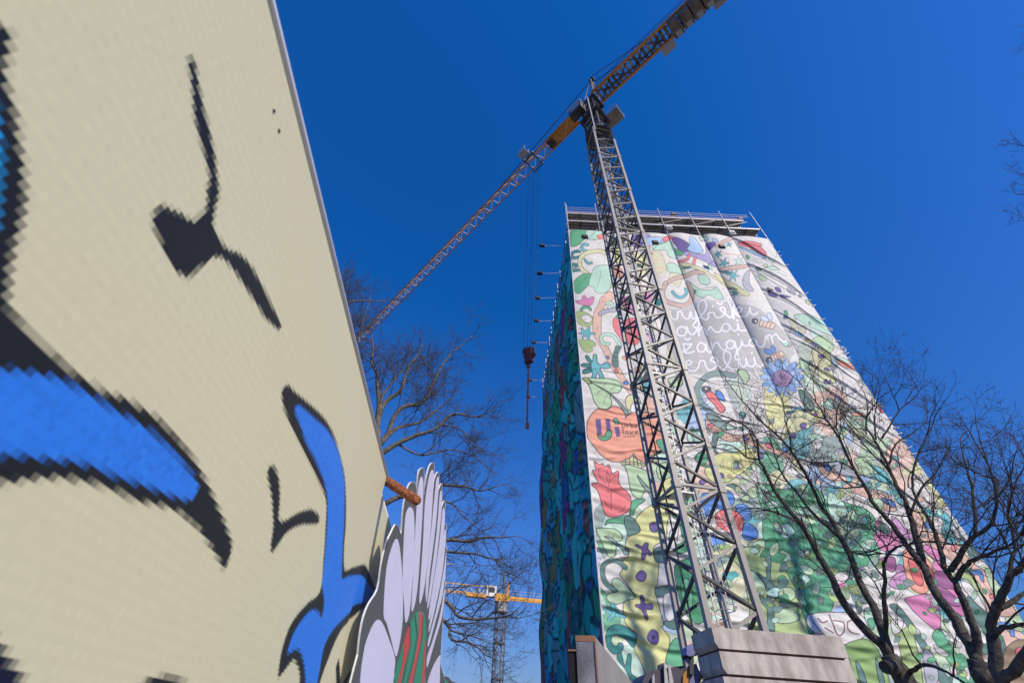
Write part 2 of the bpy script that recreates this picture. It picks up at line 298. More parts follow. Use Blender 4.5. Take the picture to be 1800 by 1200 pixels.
# ---- palette of the prints (paint colours)
PAL = dict(W=(212, 210, 204), T=(184, 184, 181), g=(70, 172, 122), G=(45, 150, 100), l=(172, 206, 156), m=(168, 214, 190), t=(50, 172, 178), d=(20, 140, 140),
           c=(74, 182, 192), r=(238, 108, 112), R=(225, 92, 92), o=(238, 150, 116), p=(222, 176, 152), b=(206, 170, 156), y=(210, 211, 122), Y=(208, 208, 148),
           v=(108, 88, 162), V=(158, 152, 208), u=(70, 138, 220), U=(152, 192, 238), k=(220, 118, 176), K=(168, 92, 150), s=(128, 158, 152), S=(88, 132, 126),
           L=(168, 172, 186), n=(62, 66, 82), e=(160, 188, 108), E=(128, 170, 84), w=(236, 236, 240), x=(150, 126, 98), h=(98, 96, 106), f=(186, 190, 150), i=(118, 60, 90), a=(200, 140, 190))
OUT = (50, 56, 70)
ART = '''
@1000 390 10
g 40,150 100,140 220,120 290,140 300,200 340,260 260,320 180,400 60,440 20,380 20,200
m 310,160 450,130 580,150 600,220 580,280 450,320 340,300 300,230
r 490,250 570,220 600,180 635,230 600,300 540,300
~c4 330,405 260,400 225,440 250,490 320,520 400,520
~d4 190,520 110,520 45,565 55,620 130,630 220,600
~d4 60,750 100,748 140,760 120,790
~d4 50,800 70,850 150,850 240,820
~Y6 680,560 550,515 350,530 230,600 190,700 210,800 280,880 420,970 600,1070 760,1130
g 80,1150 100,1030 200,940 320,900 400,950 410,1020 350,1100 300,1160 180,1260 100,1220
m 350,1100 420,850 480,780 600,760 720,780 740,900 740,1100 680,1220 550,1260 460,1220 430,1140
-n.6 150,1130 250,1030 340,950
-n.6 480,1180 540,1020 560,850
~t3 280,660 300,700 350,730 400,720
m 640,500 700,540 720,620 690,640
o 800,820 900,800 950,900 900,980 800,940
y 770,480 900,440 950,520 940,700 860,720 800,640
g 730,250 800,240 800,400 740,430
b 880,160 830,200 760,160 800,120
Y 1120,520 1250,560 1380,640 1400,800 1350,960 1200,900 1100,760
v 1100,260 1250,220 1300,300 1290,420 1180,460 1110,400
o 940,240 1000,260 980,330 920,300
@1000 500 10
k 110,290 220,270 240,210 280,195 330,245 400,220 440,225 430,300 380,370 280,370 180,340
e 140,480 220,470 320,500 400,560 460,600 420,680 350,735 250,730 150,660 130,560
W 220,560 300,530 380,560 410,610 370,670 280,660 230,610
-n.7 300,610 260,640 300,680 350,670
~g4 220,440 260,400 340,400 380,440
p 720,120 600,200 540,270 520,350 460,450 430,550 420,750 440,900 500,1000 560,1100 620,1220 700,1400 800,1550 900,1680 1050,1900 1200,1950 1100,1800 1000,1650 900,1480 800,1350 750,1220 700,1120 630,1030 580,950 570,800 570,600 600,450 660,350 750,280 820,200
L 520,500 600,450 700,420 820,410 820,480 700,490 600,530 530,550
~m4 660,340 710,320 760,330 760,380 700,400
c 150,860 230,830 200,770 240,760 290,810 340,750 380,760 370,830 460,850 460,880 380,880 360,950 320,950 300,900 240,950 230,920 260,880
e 170,970 300,970 400,980 470,1040 460,1080 400,1100 420,1150 360,1190 280,1180 220,1100
~m5 700,1040 620,1040 570,980 580,900 660,870 780,900 850,1000 900,1060
r 800,580 880,580 950,630 1050,600 1150,580 1240,650 1280,750 1270,900 1200,1050 1050,1040 950,1020 870,900 800,800 770,680
-a1.5 890,620 880,800 920,960
-a1.2 1100,640 1120,800 1080,960
-a1.2 1000,660 1010,850
g 830,550 880,510 920,560 900,600 840,590
k 950,250 1100,200 1180,300 1170,480 1050,500 960,420
k 1280,150 1380,100 1460,200 1420,300 1320,250
a 1400,850 1470,800 1480,960 1400,1000
d 1520,270 1600,250 1620,350 1550,370
G 890,120 1050,100 1060,150 900,170
d 820,150 860,160 880,450 840,470
-n.6 470,760 500,740 510,780 480,800
@1000 600 8
c 230,210 270,200 330,280 345,190 390,195 395,280 430,320 480,320 510,290 570,310 575,370 500,380 450,370 445,410 490,490 480,535 440,510 400,440 370,520 320,525 330,430 240,450 190,445 220,390 310,370 180,350 170,325 220,310 300,320 260,270
d 232,208 268,202 322,282 300,318 262,272
d 172,325 220,308 296,322 306,366 182,352
d 192,443 222,392 300,374 320,424 240,448
S 660,60 740,70 720,120 690,200 695,350 610,350 610,220 640,130
-n.8 655,120 735,95
-n.8 640,160 715,160
-n.8 620,215 695,215
-n.8 615,280 690,275
l 190,515 260,510 400,515 560,520 680,550 740,610 740,660 690,720 600,725 580,760 600,850 590,910 540,945 470,950 400,910 350,830 320,720 280,620 230,560
e 190,515 260,512 320,570 300,600 240,570
s 300,575 400,620 500,670 600,740 720,850 800,950 850,1010 800,1030 740,930 650,820 560,730 450,660 340,590
-n.8 480,680 430,700 385,750
-n.8 500,650 500,600 540,565
-n.8 560,740 510,790 490,880
-n.8 580,700 620,650 650,630
u 520,215 545,200 575,230 550,250
u 770,565 800,555 835,575 820,605 775,600
r 640,395 670,385 695,410 680,435 650,430
r 1180,850 1220,830 1250,870 1210,895
Y 790,860 820,770 900,745 980,780 1000,900 870,960 830,960
w 870,920 900,870 980,860 1040,900 1050,1000 880,990
y 900,170 1000,140 1060,150 1050,200 950,220
L 930,190 1040,180 1040,220 960,240
c 990,480 1040,500 1080,440 1130,450 1130,560 1140,700 1090,770 1060,740 1060,640 1000,580
o 930,370 1010,360 980,440 940,430
y 1030,320 1120,350 1130,430 1060,420 1020,380
v 1050,350 1100,360 1100,400 1055,390
o 750,215 820,205 860,250 830,270 770,255
s 1330,600 1400,560 1480,620 1440,700 1380,690
l 1400,520 1560,500 1600,600 1500,640 1420,590
p 1060,800 1150,780 1240,800 1300,960 1200,1000 1080,980
V 1300,760 1380,800 1440,880 1380,900
@1020 700 8
o 100,330 150,230 240,150 340,150 400,150 440,115 520,115 590,160 640,240 632,280 660,250 720,200 820,195 950,200 1080,230 1180,330 1210,480 1190,620 1170,745 1080,740 990,930 900,930 830,880 770,810 752,770 700,840 600,890 520,895 420,880 300,800 220,710 150,620 100,540 92,430
Y 580,890 690,840 740,800 790,850 900,900 905,960 850,975 700,965 600,945
-n1.6 640,850 640,960
-n1.6 690,830 700,970
-n1.6 745,810 760,970
-n1.6 800,860 815,975
-n1.6 850,880 865,970
-n1.6 600,900 720,890 900,920
-n1.6 600,930 740,920 900,950
!v 215,290 285,290 302,505 240,505
!v 355,290 412,290 432,455 372,462
g 238,505 300,532 340,530 372,462 432,455 442,500 420,560 350,592 275,570
g 470,290 510,283 552,335 540,358 490,355
!v 485,400 542,396 560,535 508,542
-n1.5 588,352 592,400 615,408 632,385 630,352
-n1.5 655,372 662,412
-n1.3 657,388 682,374
-n1.5 706,342 716,408 738,402 732,382 713,388
-n1.4 792,378 765,385 768,410 795,400 790,378 800,410
-n1.4 835,410 828,380 850,378 858,405
-n1.5 598,425 606,490
-n1.5 648,502 642,468 668,465 680,498
-n1.5 700,464 720,497 740,460
-n1.5 770,480 806,474 798,458 778,462 776,488 806,495
-n1.4 845,495 840,465
-n.9 610,530 616,552 632,530 640,552
-n.9 660,540 680,536 672,525 662,545 682,550
-n.9 700,550 700,530 716,530 720,548
-n.9 745,520 748,545 756,545
-n.9 735,530 758,528
g 1080,580 1220,590 1230,680 1170,750 1090,660
m 1260,400 1340,410 1360,480 1290,500
l 1080,960 1180,900 1300,940 1330,1080 1240,1150 1120,1140 1080,1060
s 1150,1120 1190,1080 1200,1290 1160,1290
m 1500,520 1580,400 1600,560 1540,640
r 200,885 270,930 315,912 345,960 400,935 435,1010 450,1060 520,1020 545,1045 535,1140 575,1240 650,1300 700,1370 718,1470 700,1550 640,1610 520,1655 420,1670 360,1630 320,1550 280,1400 240,1290 160,1215 190,1185 250,1180 210,1110 170,1010 220,1010 205,940
-n1.1 160,1215 250,1190 350,1240 450,1290 560,1350 718,1450
-n1.1 440,1300 435,1420 440,1550
-n1 260,1000 270,1090 360,1190
-n1 400,960 370,1080 390,1180
-n1 250,1000 300,985 410,1080 395,1240
-n1 545,1050 480,1100 420,1170
-n.9 380,1290 420,1350 438,1400
-n.9 330,1440 400,1520 438,1560
-n.9 530,1600 590,1580 640,1500
l 640,930 900,1000 1010,1060 1040,1150 1000,1240 920,1280 880,1350 860,1400 790,1400 720,1320 690,1200 670,1080
s 800,1080 880,1160 950,1240 1040,1340 1080,1470 1020,1475 970,1340 880,1240
g 720,1460 800,1415 900,1410 905,1440 820,1500 770,1560 740,1640 670,1640 610,1645 500,1680 390,1700 360,1740 345,1785 410,1750 560,1755 650,1770 690,1690
S 640,1650 760,1690 810,1760 840,1840 820,1900 740,1940 670,1930 650,1840 620,1760
@1030 840 8
y 960,340 820,440 700,580 755,680 750,760 590,830 555,950 600,1010 590,1100 520,1160 510,1300 480,1360 660,1600 690,1660 530,1760 560,2040 720,2200 680,2380 760,2560 830,2740 820,2960 1200,2960 1120,2660 1140,2480 1180,2260 1070,2100 1090,2060 1070,1960 970,1560 1000,1500 1020,1200 950,1090 960,960 1050,900 1130,840 1150,600 1250,380 1300,120 1240,0 1100,40
l 145,715 250,700 400,715 480,760 515,830 490,880 430,885 420,900 425,1000 400,1090 350,1105 310,1090 250,970 200,850
s 260,820 310,820 380,850 470,930 560,980 600,1000 600,1060 560,1080 530,1060 500,1000 410,930 330,870
-n.8 310,830 315,780
-n.8 400,870 360,920 360,960
-n.8 380,850 390,810
v 690,940 730,930 790,960 830,910 880,920 870,990 930,1060 900,1090 850,1060 830,1130 790,1150 780,1100 790,1010 740,980
v 900,640 960,615 1015,650 1020,710 990,755 930,750 895,700
v 1400,200 1440,200 1450,280 1410,300
v 1180,370 1230,355 1235,400 1190,410
v 1120,450 1165,440 1150,490 1120,490
S 950,1050 980,980 1050,965 1130,970 1170,1080 1150,1170 1060,1190 980,1160
G 1320,580 1400,620 1440,800 1430,900 1360,840
g 1220,500 1330,540 1340,600 1240,560
W 1180,760 1260,680 1310,640 1290,800 1260,980 1180,960
G 1260,960 1420,880 1450,1000 1300,1060
@1040 970 5.22
~S8 310,140 250,90 180,75 110,120 100,200 130,280 200,340 290,380
l 190,250 240,240 300,290 400,410 330,440 260,470 190,470 140,430 150,380 210,370 240,350 190,300
~c5.5 120,520 180,560 210,570 300,590
~c5.5 190,480 205,560 160,615
d 380,870 412,800 390,740 330,690 260,665 190,670 140,720 130,800 150,880 200,930 260,920 290,880 285,840 250,830 230,860 200,850 180,810 190,770 240,765 300,790 340,830
d 235,940 270,920 290,1000 310,1040 330,940 350,930 365,960 360,1100 420,1150 490,1200 560,1290 420,1290 320,1090 250,1000
v 405,215 450,168 495,190 498,235 470,268 420,255
v 445,400 475,400 490,470 550,470 560,520 500,530 520,610 495,615 460,530 405,500 405,480 450,470
v 512,770 550,708 600,730 615,790 600,840 560,840 525,815
n 552,770 570,765 575,790 558,795
S 580,340 640,310 760,305 770,370 700,400 600,410
S 660,640 740,610 830,620 830,700 720,700
g 720,850 780,785 820,850 870,1040 780,1050 680,1010
W 660,400 750,390 760,600 680,610
G 760,130 880,60 980,80 1040,300 1060,560 980,660 860,560 800,400
g 820,300 880,240 930,400 900,560 840,480
-n1 860,100 900,300 880,500
c 930,790 980,800 1010,890 970,880
@1120 390 10
V 30,300 60,240 150,210 220,230 225,310 180,350 80,360
U 150,280 450,270 500,340 400,380 200,420 140,400
r 460,270 530,250 640,260 620,300 550,320 480,350 450,310
r 170,430 220,440 230,520 280,560 250,570 200,520
v 630,280 700,270 850,340 930,420 900,520 780,530 680,420 620,340
U 920,260 1000,270 1100,400 1160,530 1020,550 880,480 920,400
V 800,540 900,520 1050,560 1200,560 1200,400 1250,500 1300,650 1400,750 1380,800 1200,700 1000,620 880,600
v 1210,380 1360,360 1370,410 1300,470 1260,500
~r4 920,590 870,660 740,700
~r4 1020,630 1000,700 990,760
Y 750,720 900,730 1150,820 1350,950 1550,1050 1620,1190 1400,1020 1150,880 950,800 800,780
S 790,800 900,780 960,790 900,820 800,825
m 270,420 450,380 580,340 660,500 700,650 550,600 500,500 300,500
g 660,470 750,500 820,560 750,600 680,560
m 520,750 620,720 750,800 800,920 700,900 560,880
~b6 450,1180 520,1080 650,1000 850,950 1020,880 1150,900
m 1070,940 1200,940 1280,1020 1250,1100 1120,1080
*t4 1180,290 80
m 1090,270 1250,280 1230,320 1120,330
-Y1.2 250,600 400,620 600,650
-p1.2 260,680 420,660 600,700
-Y1.2 280,740 420,720 560,760
-p1.2 300,820 420,800 520,860
-Y1.2 320,900 430,870 540,920
-p1.2 360,980 480,960 560,990
-Y1.2 380,1040 480,1030
*c5 1430,560 75
*c5 1530,720 100
*m5 1270,800 80
b 1430,840 1600,780 1700,770 1700,830 1500,860
d 1430,860 1550,860 1680,900 1560,910
@1140 500 10
m 700,-50 780,0 900,80 1100,100 1200,50 1300,200 1310,260 1200,250 1050,180 950,230 800,150
G 680,-50 760,60 840,110 800,170 760,140
-s1.4 850,100 1000,60 1200,40
~b7 300,-20 250,120 270,250 400,330 600,370 730,310 760,150 690,-20
~c4 420,130 500,210 600,220 670,150 650,80
T 200,420 500,430 900,300 1100,270 1300,300 1550,330 1900,400 2100,560 2450,900 2560,1200 2300,1420 1900,1540 1500,1500 1200,1560 600,1560 480,1400 360,1020 260,620
@1260 400 10
~b5 0,340 20,300 140,240 250,190
*t4 220,300 60
*t5 30,470 75
*t5 120,620 95
*m6 390,590 95
*c6 290,840 125
b 20,720 200,680 500,650 550,700 200,750 40,760
L 580,740 500,800 450,920 480,1050 580,1120 650,1100 580,980 570,850
Y -50,780 100,880 300,980 450,1080 580,1170 500,1200 300,1130 150,1000 20,900
*d7 320,1150 90
S 190,1060 280,1050 360,1090 280,1090
-b2 80,420 200,460 450,490
U -80,190 0,200 10,240 -60,260
r 370,260 500,250 750,330 870,450 860,500 750,460 580,360 400,310
r 450,240 600,240 780,290 760,330 600,290
-i.7 420,270 600,330 860,450
-i.7 450,260 680,330 870,430
U 400,330 600,400 850,520 820,540 600,450 450,380
g 520,480 580,520 550,560 515,520
f 820,640 880,640 890,690 830,700
s 680,720 740,700 790,740 720,770
l 720,830 850,870 870,930 780,930 740,880
-n.7 600,560 700,600 800,610 760,560 640,560
-n.7 640,640 760,720 900,700
m 880,690 1000,680 1100,740 950,740
m 900,540 1000,590 960,600
-s1 700,780 860,840 990,860
-s.8 540,480 700,540 900,560
-s.8 900,760 1100,800 1250,850
v 1020,1050 1100,1060 1130,1140 1050,1120
V 900,1120 1050,1200 1020,1230 920,1190
h 880,1050 1000,1100 920,1120
L 1240,1080 1350,1100 1380,1180 1280,1150
@1280 500 10
v 820,50 900,60 930,140 850,120
v 700,120 850,200 820,230 720,190
v 920,170 1050,200 1100,220 950,230
L 1040,60 1100,70 1090,130 1050,130
m 1150,550 1350,520 1600,600 1750,680 1880,900 1700,850 1450,750 1350,700
f 1040,570 1200,650 1230,750 1150,770 1080,680
f 1250,750 1350,730 1360,860 1240,830
g 980,470 1030,460 1050,540 1000,570
v 970,560 1020,560 1030,600 980,600
U 1130,840 1250,850 1320,900 1220,910
y 1360,940 1480,980 1490,1040 1370,1000
V 1450,1020 1560,1060 1500,1090
l 1500,950 1700,900 1850,1050 1800,1200 1600,1050
Y 1480,1120 1750,1180 1820,1400 1850,1600 1880,1720 1600,1700 1580,1500 1520,1400
v 1580,1250 1640,1220 1680,1260 1700,1300 1640,1290 1600,1290
v 1680,1480 1730,1460 1790,1490 1750,1520
v 1680,1700 1720,1660 1760,1700 1800,1670 1800,1740 1700,1740
o 1890,1330 2000,1300 2200,1400 2280,1480 2340,1570 2200,1500 2000,1430
m 1850,1250 2000,1280 2150,1350 2100,1380 1900,1300
l 1250,1300 1400,1400 1450,1550 1600,1700 1450,1650 1300,1500
-n.7 1200,1000 1400,1080 1650,1180
-s.9 1300,1080 1360,1150 1420,1100 1400,1050
m 900,960 1050,1000 1080,1100 960,1050
@1180 600 8
~s9 880,480 700,450 520,480 390,600 360,720 410,840 520,960 650,1080
h 430,670 450,635 500,630 550,650 550,690 500,715 450,705
*w1.5 490,660 14
r 485,720 560,705 630,760 680,840 760,950 690,1000 600,880 520,800
u 620,700 700,710 760,840 660,800
-u1.6 480,790 400,820
-u1.6 500,830 430,870
-u1.6 530,870 460,920
-u1.6 560,910 500,970
-u1.6 590,940 550,1000
-n.7 560,760 600,820 660,880 720,940
c 960,1010 1030,1000 1040,1060 980,1100
l 930,410 1030,400 1100,500 1040,600 960,480
@1200 700 8
p 330,260 400,300 500,390 620,480 800,520 950,500 1000,600 1200,650 1300,700 1500,780 1560,850 1400,820 1200,740 1000,680 800,600 620,600 420,480 330,400
s 330,220 420,220 560,300 700,380 760,420 620,440 480,400 380,320
m 600,380 720,400 700,440 620,430
r 350,370 390,350 440,370 430,400 370,410
u 850,560 890,545 920,570 895,600 860,590
u 1400,700 1440,680 1480,720 1460,760 1420,740
r 1170,620 1230,640 1250,700 1190,690
S 420,540 470,480 560,490 500,560 470,680 480,740 560,800 690,800 640,840 540,820 440,740
y 320,980 420,820 560,760 700,760 1000,690 1060,740 1000,880 900,1000 780,1080 620,1180 440,1180 330,1080
v 730,920 770,880 830,930 800,990 740,970
v 1070,770 1130,790 1130,840 1080,830
v 520,1050 570,1060 580,1130 540,1120
v 230,1160 320,1130 330,1180 260,1210
g 170,820 280,740 360,860 420,960 300,960 200,890
m 110,470 220,440 300,560 320,680 200,640
c 800,200 880,200 850,260 820,310
c 800,400 850,410 850,460 810,450
@1380 630 8
Y 60,820 180,720 320,760 440,700 560,760 500,880 300,960 180,1030 40,1120 -60,1100
v 210,930 260,900 320,930 290,990 230,980
v 390,780 430,760 450,800 410,810
v 80,1050 140,1050 150,1110 100,1120
S 190,450 280,460 390,600 400,700 320,720 240,620
l 980,1000 1100,980 1150,1060 1000,1100 920,1060
o 920,760 1100,770 1140,820 980,800
R 1300,590 1360,620 1420,730 1340,760
s 800,680 1000,740 900,760 820,740
L 700,530 760,520 780,640 700,700
m 600,560 680,600 660,720 560,680
-s1 640,380 800,430 1050,560
-n.8 650,470 850,520 1080,600
-n.7 660,440 900,520 1090,640
-s1 800,780 1000,830 1100,860
@1400 750 8
m 160,120 300,100 380,180 300,220 200,180
W 220,200 320,180 360,260 300,320 240,280
L 540,340 680,300 740,420 660,520 560,460
L 520,560 620,520 760,560 860,680 700,690 580,640
p 320,500 500,580 580,660 700,700 850,720 1000,860 1100,880 1250,920 1350,1050 1400,1180 1200,1160 1050,1030 900,960 700,880 500,760 340,640
u 380,540 440,530 480,580 460,630 410,600
u 1200,990 1280,1020 1350,1080 1390,1110 1300,1100 1220,1050
c 380,850 480,820 600,840 620,780 700,770 760,820 620,860 560,880 520,940 440,1000 410,940
l 820,450 950,430 1060,560 1080,700 960,680 860,560
c 1040,540 1200,580 1300,700 1340,860 1220,740 1100,600
c 1020,650 1180,680 1340,760 1220,780 1080,700
c 1110,800 1200,760 1160,840
c 1340,840 1420,900 1500,1100 1440,1080 1380,980
l 1000,1020 1150,1000 1230,1080 1180,1160 1040,1120
f 750,60 860,20 960,60 980,140 820,180
l 560,120 640,60 700,100 640,180
-s1 1050,530 1200,600 1300,690
@1220 840 8
u 120,220 240,220 340,320 310,440 200,520 120,600 40,520 60,360
u 460,180 540,220 570,320 500,400 440,300
u 580,400 660,360 760,400 810,520 760,600 640,520
u 720,620 840,680 900,760 880,840 760,880 680,800
u 220,760 360,840 440,920 380,980 260,960 230,860
u 640,920 740,980 740,1040 640,1020
u 340,300 420,340 400,440 330,420
R 300,520 360,460 460,440 600,470 680,560 690,680 640,760 540,790 440,740 330,660
~o3 410,540 430,580 450,560
~o3 640,640 670,660 650,690
~o3 320,680 360,700
-w1 340,480 400,600 520,780
-w1 400,600 300,600
-w1 420,620 470,660
-u1 160,300 220,420
S 450,100 560,80 700,180 760,250 640,200 520,130
l 680,260 760,240 780,320 720,340 660,320
l 780,150 880,120 900,240 820,280 750,220
g 880,160 1000,80 1280,160 1600,80 1840,240 2080,320 2480,480 2560,720 2600,1120 2240,1280 1760,1360 1360,1440 1000,960 960,480
m 890,60 1000,120 1080,260 1000,340 920,240
-n1 1000,340 1080,620 1200,820 1300,1180
-G2.5 1150,300 1180,700 1320,1150
-G2.5 1400,200 1500,600 1600,1000
m 1220,680 1320,640 1420,760 1300,840 1200,780
m 1900,200 2100,340 2200,600 2060,700 1900,480
S 2000,640 2200,600 2350,820 2200,1000 2050,860
l 760,920 840,900 960,860 1040,960 980,1100 800,1160
G 1000,900 1150,850 1250,1100 1050,1100
L 1480,560 1580,500 1600,680 1520,720
W 1500,1080 1600,1010 1620,1060 1540,1120
@1240 960 7.27
e 300,120 440,40 560,0 760,20 950,200 1100,440 1180,600 1220,800 1360,1080 1400,1180 620,1140 560,760 460,300
l 580,300 740,460 760,560 700,640 600,540
l 880,560 1080,520 1160,620 1060,700 900,680
l 900,820 1120,800 1200,920 1060,980 900,960
S 770,130 840,130 830,380 860,450 1040,430 1040,480 900,520 860,560 850,690 1150,720 1160,770 900,790 880,900 880,1090 790,1090 790,820 720,720 690,600 780,670 780,520 690,380 660,330 780,390
G 1120,420 1180,440 1320,780 1380,1080 1320,1090 1240,820
g 1200,360 1400,300 1600,280 1640,700 1560,860 1320,860 1220,640
-G3.5 1400,420 1430,640 1460,860
-G2.5 1240,400 1330,620 1290,720
m 1230,380 1300,360 1360,480 1280,520
W 1300,880 1600,860 1780,960 1800,1100 1400,1100
@1420 1020 6.67
W 40,400 400,370 620,400 720,560 600,700 420,740 200,640
-i2.6 250,400 300,520 340,620 380,640 420,600 430,520 400,480 300,465
-i2.6 530,460 470,480 470,560 520,610 600,625
-i2.6 120,440 170,490 230,470
-i2.6 200,550 300,610
E 430,760 660,680 800,780 900,980 960,1200 960,1300 540,1300 560,1200 480,900
e 1130,560 1180,500 1230,540 1260,700 1320,950 1350,1200 1350,1300 1210,1300 1120,1000 1060,720 1020,640
S 960,280 1060,290 1230,500 1380,720 1540,1000 1740,1260 1600,1260 1480,1060 1300,740 1130,480 990,340
S 580,120 640,140 620,380 560,300
m 660,340 760,320 800,440 760,560 690,500
g 700,460 760,440 790,520 740,580
W 980,460 1120,480 1080,600 1000,620
-n1.8 560,950 610,1060 680,1180
S 560,940 640,1040 690,1200 620,1200
S 790,910 850,1000 900,1200 840,1200
@1520 880 8
k 140,300 220,280 330,360 400,440 300,420 180,380
k 130,470 250,430 400,440 490,540 480,640 360,720 220,680 160,580
a 380,210 470,260 560,380 680,440 700,540 600,540 480,440 400,320
K 200,820 320,780 420,800 440,920 400,1000 300,960 220,900
a 440,920 520,900 580,1020 460,1060
a 340,1160 420,1040 560,1000 640,1140 560,1240 400,1220
k 560,1380 660,1340 960,1320 1060,1600 1048,1830 900,1740 700,1560 600,1440
k 820,620 980,640 1060,760 1040,900 960,820 840,700
k 960,860 1060,840 1160,960 1200,1080 1080,1020 980,960
K 980,1000 1120,1000 1240,1140 1240,1240 1060,1200 980,1100
k 1020,1260 1240,1240 1440,1400 1580,1600 1300,1600 1140,1440
a 700,560 800,580 820,700 740,660
o 540,720 640,700 800,960 900,1240 780,1300 640,1200 560,960
R 620,800 720,860 800,1040 820,1180 720,1160 640,980
o 840,780 920,860 980,1040 960,1120 900,1000
R 880,900 940,960 970,1080 920,1040
-n.8 300,700 420,760 560,740
-n.8 250,450 280,560 240,660
-n.8 1000,1010 1100,1100 1200,1140
c 800,120 960,80 1160,180 1280,360 1400,540 1380,640 1280,520 1240,440 1160,340 1000,260 860,200
c 1080,380 1160,320 1260,520 1280,620 1180,600 1100,480
W 900,60 1000,90 1020,140 920,130
W 1230,320 1300,420 1380,540 1330,540 1250,440
W 880,220 1060,240 1100,330 960,360 880,300
p 640,120 800,220 860,420 1000,440 1080,480 1180,600 1340,620 1420,760 1560,900 1700,1000 1800,1250 1860,1500 1920,1720 2100,1900 2240,2000 2150,2150 1900,2050 1760,1700 1680,1400 1540,1180 1380,1060 1240,860 1040,700 860,600 700,400
u 840,310 880,290 920,370 890,400 850,370
u 960,420 1010,420 1000,450
u 280,0 360,-20 440,60 380,80
r 1220,630 1290,640 1320,700 1260,710 1220,680
S 1450,660 1560,620 1640,720 1600,840 1480,800
@1600 1000 6
e 460,60 540,20 660,80 740,180 720,230 680,210 620,120 520,90 480,100
u 650,20 720,0 760,40 780,130 750,120 720,60 660,60
l 790,0 870,0 940,110 990,260 900,280 820,120
W 540,120 640,160 740,310 800,430 740,440 640,300 560,200
K 280,170 380,210 480,300 540,380 440,380 340,290
g 440,470 520,480 600,640 680,800 660,860 560,700
g 230,690 320,640 480,880 560,900 700,1130 780,1290 600,1290 500,1130 420,1000 300,820
W 310,610 400,680 460,750 440,770 370,700
W 250,790 360,850 410,900 360,920 280,870
W 420,1020 480,1040 490,1110 430,1090
W 580,1020 630,1080 620,1180 580,1120
S 600,280 720,380 830,500 840,720 760,640 660,480
S 760,780 860,780 870,880 770,890
S 880,690 960,700 1010,820 1000,910 920,930
G 920,680 980,720 950,800 920,780
W 720,640 800,700 850,770 740,770
l 1000,520 1100,480 1200,500 1240,640 1100,640
u 920,560 1040,560 1090,640 1100,700 1060,700 1030,600 940,590
x 980,920 1060,780 1180,740 1260,800 1260,1260 980,1260
r 1110,850 1170,820 1220,880 1200,960 1140,940
n 1150,890 1180,880 1185,905 1160,910
p 880,330 1000,300 1120,460 1010,500 900,460
r 840,260 880,270 870,310 840,300
r 880,330 930,330 930,370 890,360
g 1300,700 1500,800 1600,1100 1400,1200
m 1250,300 1400,400 1500,700 1300,600
k 1400,900 1600,900 1700,1200 1500,1300
S 0,1180 100,1200 240,1300 60,1320
L 140,860 240,900 300,1150 200,1250 150,1100
-n.8 760,130 860,270 840,400
-n1 700,600 820,620 850,760
'''
STARCFG = {}
